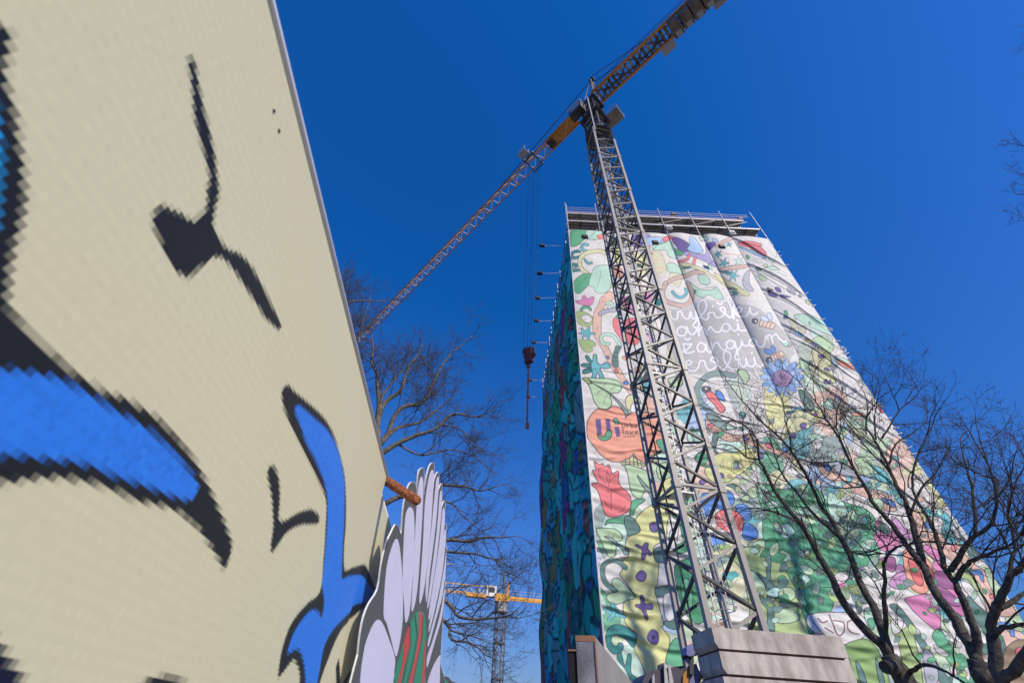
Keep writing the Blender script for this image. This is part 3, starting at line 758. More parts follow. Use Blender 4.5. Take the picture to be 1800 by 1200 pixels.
def paint_front():
    cv = Canvas(940, 370, 2060, 1330, 2.0, PAL['W'])
    rr = np.random.default_rng(3)
    # faint sketch lines under everything
    for _ in range(240):
        x, y = rr.uniform(1000, 1850), rr.uniform(410, 1200); a = rr.uniform(0, 6.3); k = rr.uniform(-.5, .5); L = rr.uniform(5, 16); P = [(x, y)]
        for _i in range(4): a += k; x += L * math.cos(a); y += L * math.sin(a); P.append((x, y))
        cv.line(P, .7, PAL['s'], a=.55)
    for _ in range(330):                                 # pale washes that fill the ground between the motifs
        x, y = rr.uniform(1020, 1960), rr.uniform(430, 1320); k = 'lmYymlgUplsc'[rr.integers(12)]
        if (y < 690 and x < 1400 and rr.random() < .75) or (x < 1130 and y < 900): continue
        c = np.array(PAL[k], float) * (.5 if y < 700 else .8) + np.array((214, 211, 208)) * (.5 if y < 700 else .2); r_ = rr.uniform(14, 40) * (.6 if y < 700 else 1); ph = rr.uniform(0, 6.3)
        P = [(x + r_ * (1 + .3 * math.sin(2 * t + ph)) * math.cos(t) * .8, y + r_ * (1.1 + .3 * math.cos(3 * t + ph)) * math.sin(t)) for t in np.linspace(0, 6.28, 11)[:-1]]
        cv.poly(P, tuple(c), (96, 106, 112), .9, oa=.7)
    fills = list('lmtcpYUVsLgk')
    for _ in range(70):                                  # small leaves, mostly where the print runs out of the picture
        x, y = rr.uniform(1180, 2040), rr.uniform(780, 1320)
        r_ = rr.uniform(7, 18); ph = rr.uniform(0, 6.3)
        P = [(x + r_ * (1 + .35 * math.sin(2 * t + ph)) * math.cos(t), y + r_ * (.75 + .3 * math.cos(3 * t + ph)) * math.sin(t)) for t in np.linspace(0, 6.28, 10)[:-1]]
        cv.poly(P, PAL[fills[rr.integers(len(fills))]], OUT, .8, oa=.7)
    crop = (0, 0, 1)
    for ln in ART.strip().splitlines():
        if ln[0] == '@':
            crop = tuple(float(v) for v in ln[1:].split()); continue
        head, rest = ln.split(' ', 1); k = head[0]
        if k == '*':                                     # little starfish / splash
            a, b = rest.split(' '); c = pts(a, crop)[0]; rad = float(b) / crop[2]; n_ = int(head[2:].split('.')[0]) if float(head[2:]) >= 3 else 0
            if not n_: cv.ell(c[0], c[1], rad, rad, PAL[head[1]])
            else:
                P = []
                ph = rr.uniform(0, 6)
                for i in range(n_ * 2): t = ph + math.pi * i / n_; q = rad * (1 if i % 2 == 0 else .38); P.append((c[0] + q * math.cos(t), c[1] + q * math.sin(t)))
                cv.poly(P, PAL[head[1]], OUT, .7, oa=.7)
            continue
        P = pts(rest, crop)
        if k == '~': cv.line(P, float(head[2:]), PAL[head[1]], OUT, .8)
        elif k == '-': cv.line(P, float(head[2:]), PAL[head[1]], a=.9)
        elif k == '!': cv.poly(P, PAL[head[1]], OUT, .7, smooth=False, oa=.6)
        elif k == 'T': cv.poly(P, PAL['T'])
        else: cv.poly(P, PAL[k], OUT, 1.55 if P[:, 1].mean() > 640 else 1.0, oa=.95 if P[:, 1].mean() > 640 else .8)
    inkn = (48, 58, 70)
    def leaf(x, y, L_, a, col):
        c_, n_ = math.cos(a), math.sin(a); q = [(0, 0), (.3, .28), (.65, .26), (1, 0), (.65, -.26), (.3, -.28)]
        P_ = [(x + L_ * (u * c_ - v * n_), y + L_ * (u * n_ + v * c_)) for u, v in q]; cv.poly(P_, col, inkn, 1.1, oa=.85)
        cv.line([(x, y), (x + .85 * L_ * c_, y + .85 * L_ * n_)], .6, inkn, a=.7)
    def shade(c, k): return tuple(np.clip(np.array(c) * k, 0, 255))
    for _ in range(95):                                   # leaves crowding the big green crown
        x, y = rr.uniform(1335, 1545), rr.uniform(862, 1075)
        leaf(x, y, rr.uniform(13, 30), rr.uniform(0, 6.3), shade(PAL['lgmGsSe'[rr.integers(7)]], rr.uniform(.8, 1.08)))
    for _ in range(40): leaf(rr.uniform(1215, 1420), rr.uniform(950, 1120), rr.uniform(9, 20), rr.uniform(0, 6.3), shade(PAL['leEm'[rr.integers(4)]], rr.uniform(.85, 1.1)))
    for _ in range(60): leaf(rr.uniform(1240, 1520), rr.uniform(735, 870), rr.uniform(7, 16), rr.uniform(0, 6.3), shade(PAL['lmsLYpg'[rr.integers(7)]], rr.uniform(.9, 1.1)))
    for _ in range(70): leaf(rr.uniform(1560, 1850), rr.uniform(1000, 1250), rr.uniform(9, 22), rr.uniform(0, 6.3), shade(PAL['lgmGsSWe'[rr.integers(8)]], rr.uniform(.85, 1.1)))
    for _ in range(45): leaf(rr.uniform(1480, 1700), rr.uniform(780, 980), rr.uniform(7, 16), rr.uniform(0, 6.3), shade(PAL['cmlpstW'[rr.integers(7)]], rr.uniform(.9, 1.1)))
    for _ in range(60): leaf(rr.uniform(1380, 1520), rr.uniform(520, 760), rr.uniform(6, 13), rr.uniform(0, 6.3), shade(PAL['lmYsWLf'[rr.integers(7)]], rr.uniform(.95, 1.08)))
    for _ in range(150):                                  # pen hatching, curls
        x, y = rr.uniform(1005, 1780), rr.uniform(420, 1180); a = rr.uniform(0, 6.3); k = rr.uniform(-.8, .8); L = rr.uniform(2.5, 6) * (1 if y > 640 else .7); P = [(x, y)]
        if 1165 < x < 1400 and 520 < y < 660: continue
        for _i in range(4): a += k; x += L * math.cos(a); y += L * math.sin(a); P.append((x, y))
        cv.line(P, .75, inkn, a=.6)
    # white lettering with a grey contour: four lines of handwriting
    TX = ['1178,546 1179,556 1184,561 1190,560 1192,549 1197,547 1200,555 1206,560 1211,559 1214,548 1216,557 1221,560 1224,556 1223,547 1226,560 1229,570 1225,576 1219,573 1221,567 1229,559 1234,553 1240,545 1242,535 1238,528 1231,529 1227,537 1229,548 1234,558 1241,562 1246,557 1245,551 1254,549 1257,556 1263,558 1271,555 1275,547 1272,541 1266,541 1268,546 1275,551 1281,557 1286,557 1287,547 1283,535 1279,526 1281,521 1287,526 1291,535 1289,546 1290,560',
          '1290,549 1298,540 1304,543 1300,549 1292,550 1300,556 1310,556 1316,550 1318,540 1320,549 1326,553 1332,549', '1260,531 1266,535 1270,531',
          '1207,579 1200,574 1192,577 1190,584 1195,590 1203,589 1207,582 1207,574 1211,584 1217,588 1223,583 1226,577 1229,590', '1229,582 1233,575 1238,578 1243,588', '1245,580 1249,574 1254,580 1260,584 1267,581 1270,573 1276,569 1282,572 1282,579 1275,583 1269,579', '1282,570 1287,579 1293,581 1297,576 1297,569 1299,578 1304,581 1312,580',
          '1204,594 1209,598 1213,594', '1190,618 1199,619 1203,612 1201,604 1209,605 1216,604 1210,612 1204,619 1212,620 1220,617', '1239,606 1232,602 1226,608 1228,617 1236,618 1240,611 1241,604 1243,616 1249,619 1251,610 1250,602', '1252,615 1256,604 1262,602 1266,610 1272,615 1278,612', '1290,601 1283,598 1277,603 1279,611 1287,612 1291,605 1291,599 1294,611 1297,622 1300,630 1295,632 1292,627 1296,617 1302,608 1304,598 1307,607 1313,608 1317,604', '1329,599 1323,595 1317,600 1319,607 1327,607 1330,599 1332,606 1338,610 1343,606 1345,596 1347,590 1350,598', '1347,593 1353,588 1357,596 1359,603', '1357,592 1364,587 1370,595 1377,600 1382,599',
          '1206,641 1213,640 1216,636 1211,633 1206,637 1206,645 1212,651 1222,651 1228,644 1230,635 1238,634 1240,642 1246,650 1254,648 1261,640 1260,631 1253,628 1249,633 1257,637 1264,643 1272,650 1279,641 1284,630 1283,621 1277,617 1272,622 1273,633 1279,643 1287,648 1295,648 1299,640 1299,632 1302,641 1308,645 1312,638 1311,630 1315,641 1323,644 1327,636 1325,628 1330,641 1337,644 1342,640']
    for col, w in ((( 148, 148, 168), 5.2), ((236, 236, 241), 3.6)):
        for t_ in TX: cv.line(pts(t_), w, col)
        for x, y in ((1253, 538), (1314, 532), (1296, 563), (1298, 588), (1322, 620)): cv.ell(x, y, w / 2 + .7, w / 2 + .5, col)
    # two bees
    for hx, hy, bx, by, wc in ((1327, 564, 1339, 568, (188, 204, 234)), (1352, 632, 1360, 629, (92, 150, 220))):
        for i in range(4):
            dx, dy = (6.2 * i, 1.6 * i) if hx < 1340 else (4.6 * i, -2.2 * i)
            cv.ell(bx + dx, by + dy, 4.2, 6.2, (226, 192, 168), (120, 92, 84), 1.2, .5 if hx < 1340 else -.5)
        wx, wy = (1344, 560) if hx < 1340 else (1350, 618)
        cv.ell(wx, wy, 8, 4.6, wc, OUT, .7, .5); cv.ell(wx + 9, wy - 4, 7, 4.4, wc, OUT, .7, 1.2)
        cv.ell(hx, hy, 5.4, 5, PAL['h'], OUT, .7); cv.ell(hx + 1.5, hy + .5, 1.6, 1.6, PAL['w'])
    # daisy
    for i in range(14):
        t = i / 14 * 6.283; cv.ell(1375 + 27 * math.cos(t), 663 + 22 * math.sin(t), 12, 5.6, PAL['U'] if i % 2 else (120, 170, 232), OUT, .7, t)
    cv.ell(1375, 665, 18, 15, (168, 134, 184), OUT, .8)
    return cv
# ---------------------------------------------------------------- ground and the wrapped tower
YF, XL, XR, YB = 24.0, 5.22, 26.64, 52.0          # cover front plane, side planes, back
g = MB(); g.add([(-1500, -1500, 0), (1500, -1500, 0), (1500, 1500, 0), (-1500, 1500, 0)], [(0, 1, 2, 3)])
tag(g.build('ground', M['ground']), kind='structure')

def color_mesh(name, V, F, colors, domain, material, smooth):
    me = bpy.data.meshes.new(name)
    nv, nf = len(V), len(F)
    me.vertices.add(nv); me.vertices.foreach_set('co', np.asarray(V, np.float32).ravel())
    me.loops.add(nf * 4); me.loops.foreach_set('vertex_index', np.asarray(F, np.int32).ravel())
    me.polygons.add(nf); me.polygons.foreach_set('loop_start', np.arange(nf, dtype=np.int32) * 4)
    me.polygons.foreach_set('loop_total', np.full(nf, 4, np.int32))
    me.polygons.foreach_set('use_smooth', np.full(nf, smooth))
    at = me.attributes.new('print', 'FLOAT_COLOR', domain)
    c = np.ones((len(colors), 4), np.float32); c[:, :3] = colors
    at.data.foreach_set('color', c.ravel())
    me.materials.append(material); me.update(calc_edges=True)
    return me
def grid_faces(nx, ny):
    i = np.arange((nx - 1) * (ny - 1)); r, c = i // (nx - 1), i % (nx - 1); a = r * nx + c
    return np.c_[a, a + 1, a + nx + 1, a + nx]
def print_mat(name, rough, weave, wscale, trans=0.0, gain=1.0):
    m = bpy.data.materials.new(name); m.use_nodes = True; nt = m.node_tree; n = nt.nodes; l = nt.links; b = n['Principled BSDF']
    at = n.new('ShaderNodeAttribute'); at.attribute_name = 'print'
    tc = n.new('ShaderNodeTexCoord'); nz = n.new('ShaderNodeTexNoise'); nz.inputs['Scale'].default_value = wscale; nz.inputs['Detail'].default_value = 4
    l.new(tc.outputs['Object'], nz.inputs['Vector'])
    mx = n.new('ShaderNodeMix'); mx.data_type = 'RGBA'; mx.blend_type = 'MULTIPLY'; mx.inputs[0].default_value = 1
    mr = n.new('ShaderNodeMapRange'); mr.inputs[1].default_value = .3; mr.inputs[2].default_value = .7; mr.inputs[3].default_value = gain * (1 - weave); mr.inputs[4].default_value = gain * (1 + weave * .3)
    l.new(nz.outputs[0], mr.inputs[0]); l.new(at.outputs['Color'], mx.inputs[6]); l.new(mr.outputs[0], mx.inputs[7])
    l.new(mx.outputs[2], b.inputs['Base Color']); b.inputs['Roughness'].default_value = rough; b.inputs['Specular IOR Level'].default_value = .25
    if trans: 
        b.inputs['Subsurface Weight'].default_value = 0
    return m

# --- front cover: a billowing sheet tied back to the scaffold along vertical lines
TIES = np.array([XL, 8.95, 12.3, 15.75, 19.5, 22.7, XR])
_cr = np.random.default_rng(17)
CREASES = [(_cr.uniform(5.5, 21), _cr.uniform(4.5, 23), _cr.normal(-.03, .10), _cr.uniform(.9, 2.6), _cr.uniform(.03, .085)) for _ in range(75)]
def fold(x, z):
    """how far the sheet stands in front of its tie plane"""
    k = np.clip(np.searchsorted(TIES, x, 'right') - 1, 0, len(TIES) - 2)
    t = np.clip((x - TIES[k]) / (TIES[k + 1] - TIES[k]), 0, 1)
    up = np.clip((z - 12) / 16, .12, 1)
    right = (k == 5)
    s = np.sin(np.pi * t ** .72) ** .85 * np.where(right, .28, np.array([.16, .22, .22, .34, .42, .2])[k]) * up
    s = s + .05 * np.sin(z * 1.15 + 2.3 * np.sin(x * .7)) * np.sin(np.pi * t) * up
    # slack cross wrinkles low down
    low = np.clip((22 - z) / 10, 0, 1)
    s = s + low * (.035 * np.sin(z * 3.3 + .8 * np.sin(x * 1.3 + z * .3)) + .022 * np.sin(z * 7.1 + 1.7 * np.sin(x * .9) + x * .6) + .014 * np.sin(z * 12 + x * 2.1 + 2 * np.sin(x * 1.1)))
    for x0, z0, sl, ln, am in CREASES:
        u = x - x0; e = np.exp(-(u / ln) ** 4); dd = z - z0 - sl * u - .10 * np.sin(u * 1.9 + z0 * 7)
        s = s + am * e * (np.exp(-(dd / .10) ** 2) - .6 * np.exp(-((dd + .2) / .14) ** 2))
    # taut diagonal creases on the right-hand bay
    xr = np.clip((x - 22.7) / 3.9, 0, 1)
    q = z + 1.35 * (x - 22.7) * .9
    cre = np.zeros_like(x)
    for z0, amp, w in ((41.3, .22, .15), (40.7, .08, .1), (39.9, .07, .1), (37.2, .20, .14), (36.6, .07, .1), (35.8, .06, .1), (33.2, .2, .14), (32.6, .07, .1), (30.2, .10, .12), (28.2, .20, .14), (27.6, .07, .1), (26.9, .09, .1), (24.6, .14, .14), (23.5, .06, .12), (22.0, .12, .14), (20.2, .06, .14), (18.8, .10, .15), (16, .08, .15)):
        dd = q - z0 + .22 * np.sin(x * 1.7 + z0)
        env = np.sin(np.pi * np.clip(xr * .96 + .04, 0, 1)) ** .5
        cre -= amp * np.exp(-(dd / w) ** 2) * env
        cre += amp * .35 * np.exp(-((dd - w * 2.2) / (w * 1.5)) ** 2) * env
    return s + np.where(right, cre, 0)
def front_y(x, z): return YF - fold(x, z)
cvf = paint_front()
NX, NY = 760, 720
ys = np.linspace(1215, 404, NY - 40)                 # rows about one per picture row
zr = np.array([z_at((14.0, YF), y) for y in ys])
zr = np.r_[np.linspace(.3, zr[0] - .2, 40), zr]
xs = np.linspace(XL, XR, NX)
Xg, Zg = np.meshgrid(xs, zr)
top = 41.3 + .034 * (Xg - XL)                         # the top hem rises a little to the right
sag = .16 * np.abs(np.sin((Xg - XL) / 3.55 * np.pi)) 
Zg = np.where(Zg > 36, 36 + (Zg - 36) * (top - sag - 36) / (zr[-1] - 36), Zg)
Yg = front_y(Xg, Zg)
Vf = np.c_[Xg.ravel(), Yg.ravel(), Zg.ravel()]
pxx, pyy = projv(Vf)
colf = cvf.sample(pxx, pyy)
ALB = 1.22                                            # seen colour -> paint albedo
lum = colf @ np.array([.3, .59, .11]); colf = colf * .74 + lum[:, None] * .26          # thinned ink on white mesh fabric
wash = .94 + .06 * np.sin(Vf[:, :1] * 5.1 + 2 * np.sin(Vf[:, 2:] * 3.3)) * np.sin(Vf[:, 2:] * 4.7 + 1.5 * np.sin(Vf[:, :1] * 2.9))
colf = np.clip(colf * wash * ALB, .004, .86)
me = color_mesh('printed_cover', Vf, grid_faces(NX, NY), colf, 'POINT', print_mat('printed_fabric', .75, .05, 3.0), True)
cov = link('printed_cover', me)
tag(cov, 'white cover printed with leaves, flowers and handwriting on the sunlit tower front', 'building cover')

# --- side cover: same fabric, dark print, hanging in vertical folds, in shade
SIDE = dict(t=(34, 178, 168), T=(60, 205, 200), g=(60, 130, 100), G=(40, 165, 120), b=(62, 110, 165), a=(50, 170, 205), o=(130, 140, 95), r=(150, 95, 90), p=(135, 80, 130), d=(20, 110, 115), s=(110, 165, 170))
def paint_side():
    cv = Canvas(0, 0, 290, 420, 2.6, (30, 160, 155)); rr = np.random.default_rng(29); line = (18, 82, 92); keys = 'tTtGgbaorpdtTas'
    def blob(x, y, rx, ry, col, w):
        ph = rr.uniform(0, 6.3); k = rr.integers(2, 5)
        P = [(x + rx * (1 + .35 * math.sin(k * t + ph)) * math.cos(t), y + ry * (1 + .3 * math.cos(3 * t + ph)) * math.sin(t)) for t in np.linspace(0, 6.28, 13)[:-1]]
        cv.poly(P, col, line, w)
    for _ in range(120): blob(rr.uniform(0, 290), rr.uniform(0, 420), rr.uniform(16, 48), rr.uniform(12, 34), SIDE[keys[rr.integers(len(keys))]], 2.4)
    for _ in range(150):
        x, y, a, L = rr.uniform(0, 290), rr.uniform(0, 420), rr.uniform(0, 6.3), rr.uniform(22, 60); c, n = math.cos(a), math.sin(a)
        P = [(x + L * (u * c - v * n), y + L * (u * n + v * c)) for u, v in ((0, 0), (.3, .3), (.65, .26), (1, 0), (.65, -.26), (.3, -.3))]
        cv.poly(P, SIDE[keys[rr.integers(len(keys))]], line, 2.0); cv.line([(x, y), (x + .85 * L * c, y + .85 * L * n)], 1.6, line)
    for _ in range(60): blob(rr.uniform(0, 290), rr.uniform(0, 420), rr.uniform(4, 11), rr.uniform(3, 8), SIDE['brpsTo'[rr.integers(6)]], 2)
    for _ in range(260):                                  # pale pen marks
        x, y = rr.uniform(0, 290), rr.uniform(0, 420); cv.line([(x, y), (x + rr.normal(0, 5), y + rr.uniform(1, 5))], 1.5, (170, 205, 205), a=.55)
    return cv
ny_, nz_ = 280, 460
yy = np.linspace(YF, YB, ny_); zz = np.linspace(.3, 41.25, nz_)
Ys, Zs = np.meshgrid(yy, zz)
ed_ = np.clip((Ys - YF) / 1.2, 0, 1)
bul = np.clip((36 - Zs) / 8, 0, 1)
Xs = XL - ed_ * (.09 * np.sin(Ys * 2.9 + .6 * np.sin(Zs * .35)) + .06 * np.sin(Ys * 6.7 + .5 * np.sin(Zs * .5)) + .05 * np.sin(Zs * 1.1 + Ys * .4)) * (.4 + .6 * bul)
Xs = Xs - .55 * np.clip((Ys - 44) / 8, 0, 1) * bul * (.75 + .25 * np.sin(Zs * .8))
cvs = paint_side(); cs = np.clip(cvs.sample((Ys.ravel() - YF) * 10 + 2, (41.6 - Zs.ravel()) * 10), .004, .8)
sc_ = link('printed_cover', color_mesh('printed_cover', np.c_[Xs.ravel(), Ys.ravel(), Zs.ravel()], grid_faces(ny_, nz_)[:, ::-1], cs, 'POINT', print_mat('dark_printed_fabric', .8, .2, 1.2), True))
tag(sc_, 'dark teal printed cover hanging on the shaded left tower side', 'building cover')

# --- the tower itself
tower = thing('tower_block', 'concrete tower block wrapped in printed scaffold covers', 'building', (15.9, 38, 0))
def pin(o, root):                 # geometry given in world coordinates under a root empty
    o.parent = root; o.matrix_parent_inverse = Matrix.Translation(-root.location); return o
b = MB(); b.box((15.9, 38.6, 21.2), (18.2, 25.6, 42.4)); pin(b.build('wall', M['core']), tower)
b = MB(); b.box((15.9, 38.6, 42.55), (18.8, 26.2, .3)); rf = pin(b.build('roof', M['concrete']), tower)
for k in range(5):
    b = MB(); x = 8.6 + k * 3.5; b.box((x + .75, 25.78, 41.2), (1.5, .06, 1.6)); w = pin(b.build('window', M['glass']), tower)
    b = MB(); b.box((x + .75, 25.73, 41.2), (.07, .05, 1.6)); b.box((x + .75, 25.73, 40.36), (1.7, .1, .08)); link('frame', b.mesh('frame', M['lampw']), w)

# --- scaffold that carries the covers
scaf = thing('scaffolding', 'steel scaffolding with plank decks along the top of the wrapped tower', 'scaffolding', (15.9, 25, 0))
def front_top(x): return 41.3 + .034 * (x - XL)
plank_me = {}
def deck(z0, x0, x1, nm='plank'):
    n_ = int((x1 - x0) / 3.0)
    L = (x1 - x0) / n_
    for row in range(4):
        for i in range(n_):
            b = MB(); dz = random.uniform(-.012, .012)
            b.box((x0 + (i + .5) * L, YF + .28 + row * .3, z0 + .034 * (x0 + (i + .5) * L - XL) + dz), (L - .03, .27, .05)); pin(b.build(nm, M['plank']), scaf)
deck(43.35, XL + .1, XR - .2)
deck(45.0, XL + .1, XR - 1.5)
for z0, x1 in ((43.35, XR - .1), (45.0, XR - 1.4)):
    b = MB(); b.bar((XL, YF + .06, z0 - .06), (x1, YF + .06, z0 - .06 + .034 * (x1 - XL)), .08, .17); pin(b.build('ledger', M['pole']), scaf)
    b = MB(); b.bar((XL, YF + 1.5, z0 - .06), (x1, YF + 1.5, z0 - .06 + .034 * (x1 - XL)), .06, .12); pin(b.build('ledger', M['pole']), scaf)
    b = MB(); b.bar((XL, YF + .8, z0 - .1), (x1, YF + .8, z0 - .1 + .034 * (x1 - XL)), .06, .1); pin(b.build('ledger', M['pole']), scaf)
b = MB(); b.bar((XL, YF + .03, 45.25), (XR - 1.4, YF + .03, 45.25 + .034 * 20), .035, .10); pin(b.build('toe_board', M['redrail']), scaf)
for dz in (.75, 1.15):
    b = MB(); b.bar((XL, YF + .03, 45.0 + dz), (XR - .6, YF + .03, 45.0 + dz + .034 * 20.8), .035); pin(b.build('guard_rail', M['pole']), scaf)
for (xb, yb), (xt, yt) in (((1054, 403), (1045, 358)), ((1175, 413), (1153, 366)), ((1231, 413), (1207, 371)), ((1289, 417), (1262, 371)), ((1350, 420), (1316, 374)), ((999, 405), (991, 356))):
    p = at_Y(xb, yb, YF - .02); q = at_Y(xt, yt, YF - .02)
    b = MB(); b.tube([(p[0], p[1], 40.6), (p[0] * .5 + q[0] * .5, q[1], q[2])], .045, 7); pin(b.build('standard', M['pole']), scaf)
for x in np.arange(XL + 1.5, XR, 3.05):                      # transoms seen from below, raking braces
    for z0 in (43.3, 44.95):
        b = MB(); z1 = z0 + .034 * (x - XL) - .1; b.bar((x, YF, z1), (x, YF + 1.6, z1), .07, .1); pin(b.build('transom', M['dark']), scaf)
for x in (9.0, 15.2, 19.0, 22.6):
    b = MB(); b.bar((x, YF + .1, 43.6 + .034 * (x - XL)), (x + 3.0, YF + .1, 44.9 + .034 * (x - XL)), .05); pin(b.build('raking_brace', M['galv']), scaf)
for x in np.arange(XL + .5, XR, 3.5):                        # hidden rear standards that carry the decks
    b = MB(); b.tube([(x, YF + 1.55, 0), (x, YF + 1.55, 46.2 + .034 * (x - XL))], .03, 5); pin(b.build('standard', M['pole']), scaf)
b = MB(); b.tube([(XL - .02, YF - .05, .2), (XL - .02, YF - .05, 46.6)], .05, 7); pin(b.build('corner_standard', M['pole']), scaf)
for i, y in enumerate(np.linspace(25.5, 51, 12)):            # side edge: standards and a rail
    b = MB(); b.tube([(XL - .1, y, 40.5), (XL - .1, y, 42.4 + .5 * (i % 2))], .045, 6); pin(b.build('standard', M['pole']), scaf)
b = MB(); b.bar((XL - .1, YF, 41.6), (XL - .1, YB, 41.6), .07); pin(b.build('guard_rail', M['dark']), scaf)
for i in range(26):                                          # loose white ties along the right hem
    z = random.uniform(16, 42.0); x = XR
    b = MB(); s_ = random.uniform(.1, .32); b.bar((x - .1, YF - .05, z), (x + s_, YF - .1, z + random.uniform(-.1, .25)), .12 * random.uniform(.5, 1), .03); pin(b.build('tie', M['lampw']), scaf)

# --- floodlights on outrigger arms
def floodlight(base, head, label, group='floodlights on outrigger arms'):
    base = Vector(base); head = Vector(head); t = thing('floodlight', label, 'floodlight', base, 0, group); d = head - base
    b = MB(); b.bar((0, 0, 0), d, .035); link('arm', b.mesh('arm', M['pole'], False), t)
    b = MB(); b.box(d + Vector((0, 0, .05)), (.55, .22, .42)); b.box(d + Vector((0, -.13, .05)), (.46, .06, .34)); hd = link('housing', b.mesh('housing', M['lamp']), t)
    b = MB(); b.bar(d + Vector((-.3, 0, .3)), d + Vector((-.3, 0, -.2)), .05); b.bar(d + Vector((.3, 0, .3)), d + Vector((.3, 0, -.2)), .05); b.bar(d + Vector((-.3, 0, .3)), d + Vector((.3, 0, .3)), .05)
    link('bracket', b.mesh('bracket', M['dark']), t)
ords = ['topmost', 'second from the top', 'third from the top', 'fourth from the top', 'third from the bottom', 'second from the bottom', 'lowest']
for i, (hx, hy, ax, ay) in enumerate(((953, 432, 983, 432), (949, 481, 976, 480), (945, 524, 971, 523), (943, 564, 967, 564), (939, 602, 962, 602), (932, 668, 957, 668), (929, 697, 955, 697))):
    lo, hi = YF, YB + 8                                       # where on the top edge of the side does this row fall
    for _ in range(40):
        m_ = (lo + hi) / 2
        if proj((XL, m_, 41.4))[1] < ay: lo = m_
        else: hi = m_
    yb_ = min(lo, YB - .2)
    base = Vector((XL - .1, yb_, 41.4)) if lo < YB else Vector((XL - .5, YB, z_at((XL - .5, YB), ay)))
    hd_ = at_Y(hx, hy, base.y)
    floodlight(base, hd_, f'dark floodlight on an arm, {ords[i]} of the row left of the tower')
for (hx, hy), (ax, ay), lb in (((1028, 417), (1051, 403), 'dark floodlight hanging over the green leaf at the top left corner of the cover'),
                               ((1152, 427), (1172, 414), 'dark floodlight hanging over the blue bird at the top of the cover'),
                               ((1269, 434), (1288, 418), 'dark floodlight hanging over the printed brown branch near the top right hem')):
    base = at_Y(ax, ay, YF - .05); floodlight(base, at_Y(hx, hy, YF - 1.7), lb)
for (hx, hy), (ax, ay), lb in (((1184, 377), (1180, 402), 'floodlight on a pole over the roof railing, right of the crane mast'), ((1301, 385), (1296, 410), 'floodlight on a pole at the right end of the roof railing')):
    floodlight(at_Y(ax, ay, YF + .5), at_Y(hx, hy, YF + .5), lb, 'floodlights above the roof railing')
for (x, y), lb in (((1176, 401), 'small white lamp box under the roof railing right of the crane mast'), ((1287, 410), 'small white lamp box under the right end of the roof railing')):
    p = Vector(at_Y(x, y, YF - .1)); t = thing('lamp_box', lb, 'lamp', p, 0, 'white lamp boxes on the scaffold')
    b = MB(); b.box((0, 0, 0), (.55, .3, .7)); link('housing', b.mesh('housing', M['lampw']), t)
    b = MB(); b.box((0, -.17, -.1), (.4, .05, .3)); link('lens', b.mesh('lens', M['lamp']), t)
# ---------------------------------------------------------------- tower crane beside the building
W = 1.9
FL = np.array([6.8186, 15.6817]); a_ = R(7.4); E1 = np.array([math.cos(a_), math.sin(a_)]); E2 = np.array([-math.sin(a_), math.cos(a_)])
CC = FL + W / 2 * (E1 + E2)
crane = thing('tower_crane', 'tall tower crane with grey lattice mast in front of the wrapped tower', 'crane', (CC[0], CC[1], 0))
CO = Vector((CC[0], CC[1], 0))
def cpart(name, me, M_=None, parent=None):
    o = link(name, me, parent or crane, M_); return o
def loc(i, j, z):                 # mast corner in crane coordinates
    p = (i - .5) * W * E1 + (j - .5) * W * E2; return Vector((p[0], p[1], z))
ubar = {k: unit_bar(n_, M[m_]) for k, n_, m_ in (('leg', 'mast_leg', 'mast'), ('br', 'mast_brace', 'mast'), ('ch', 'jib_chord', 'yellow'), ('bd', 'mast_brace', 'mastshade'), ('jb', 'jib_brace', 'brace'), ('cb', 'cable', 'cable'), ('rail', 'rail', 'galv'))}
# legs are square tubes turned with the mast
sq = Matrix.Rotation(a_, 4, 'Z')
SEC = 6.3; Z0 = 3.1; NS = 7; ZT = Z0 + SEC * NS
for s_ in range(-1, NS):
    za, zb = (Z0 + SEC * s_, Z0 + SEC * (s_ + 1)) if s_ >= 0 else (.55, Z0)
    for i, j in ((0, 0), (1, 0), (1, 1), (0, 1)):
        o = cpart('mast_leg', ubar['leg'], Matrix.Translation(loc(i, j, za)) @ sq @ Matrix.Diagonal((.2, .2, zb - za - .012, 1)))
        if s_ >= 0:
            b = MB(); b.box((0, 0, za + .0), (.27, .27, .34)); c_ = cpart('leg_coupling', b.mesh('leg_coupling', M['mast']), Matrix.Translation(loc(i, j, 0)) @ sq)
faces = [((0, 0), (1, 0)), ((1, 0), (1, 1)), ((1, 1), (0, 1)), ((0, 1), (0, 0))]
def inset(p, q, k=.09):
    d = (q - p).normalized() * k; return p + d, q - d
nodeR = [5.22 + 2.1 * k for k in range(-2, 21)]
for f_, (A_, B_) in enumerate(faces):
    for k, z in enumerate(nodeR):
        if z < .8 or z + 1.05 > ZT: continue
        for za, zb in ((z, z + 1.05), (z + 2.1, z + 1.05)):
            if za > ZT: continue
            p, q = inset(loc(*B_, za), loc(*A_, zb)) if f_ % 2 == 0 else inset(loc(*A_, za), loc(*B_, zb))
            rising = f_ == 0 and zb < za  # only front rising braces keep the lit paint, the rest carry painted shade
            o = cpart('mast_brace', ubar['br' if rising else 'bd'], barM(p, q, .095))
for s_ in range(0, NS + 1):
    for A_, B_ in faces:
        p, q = inset(loc(*A_, Z0 + SEC * s_), loc(*B_, Z0 + SEC * s_)); cpart('mast_crossbar', ubar['br'], barM(p, q, .1))
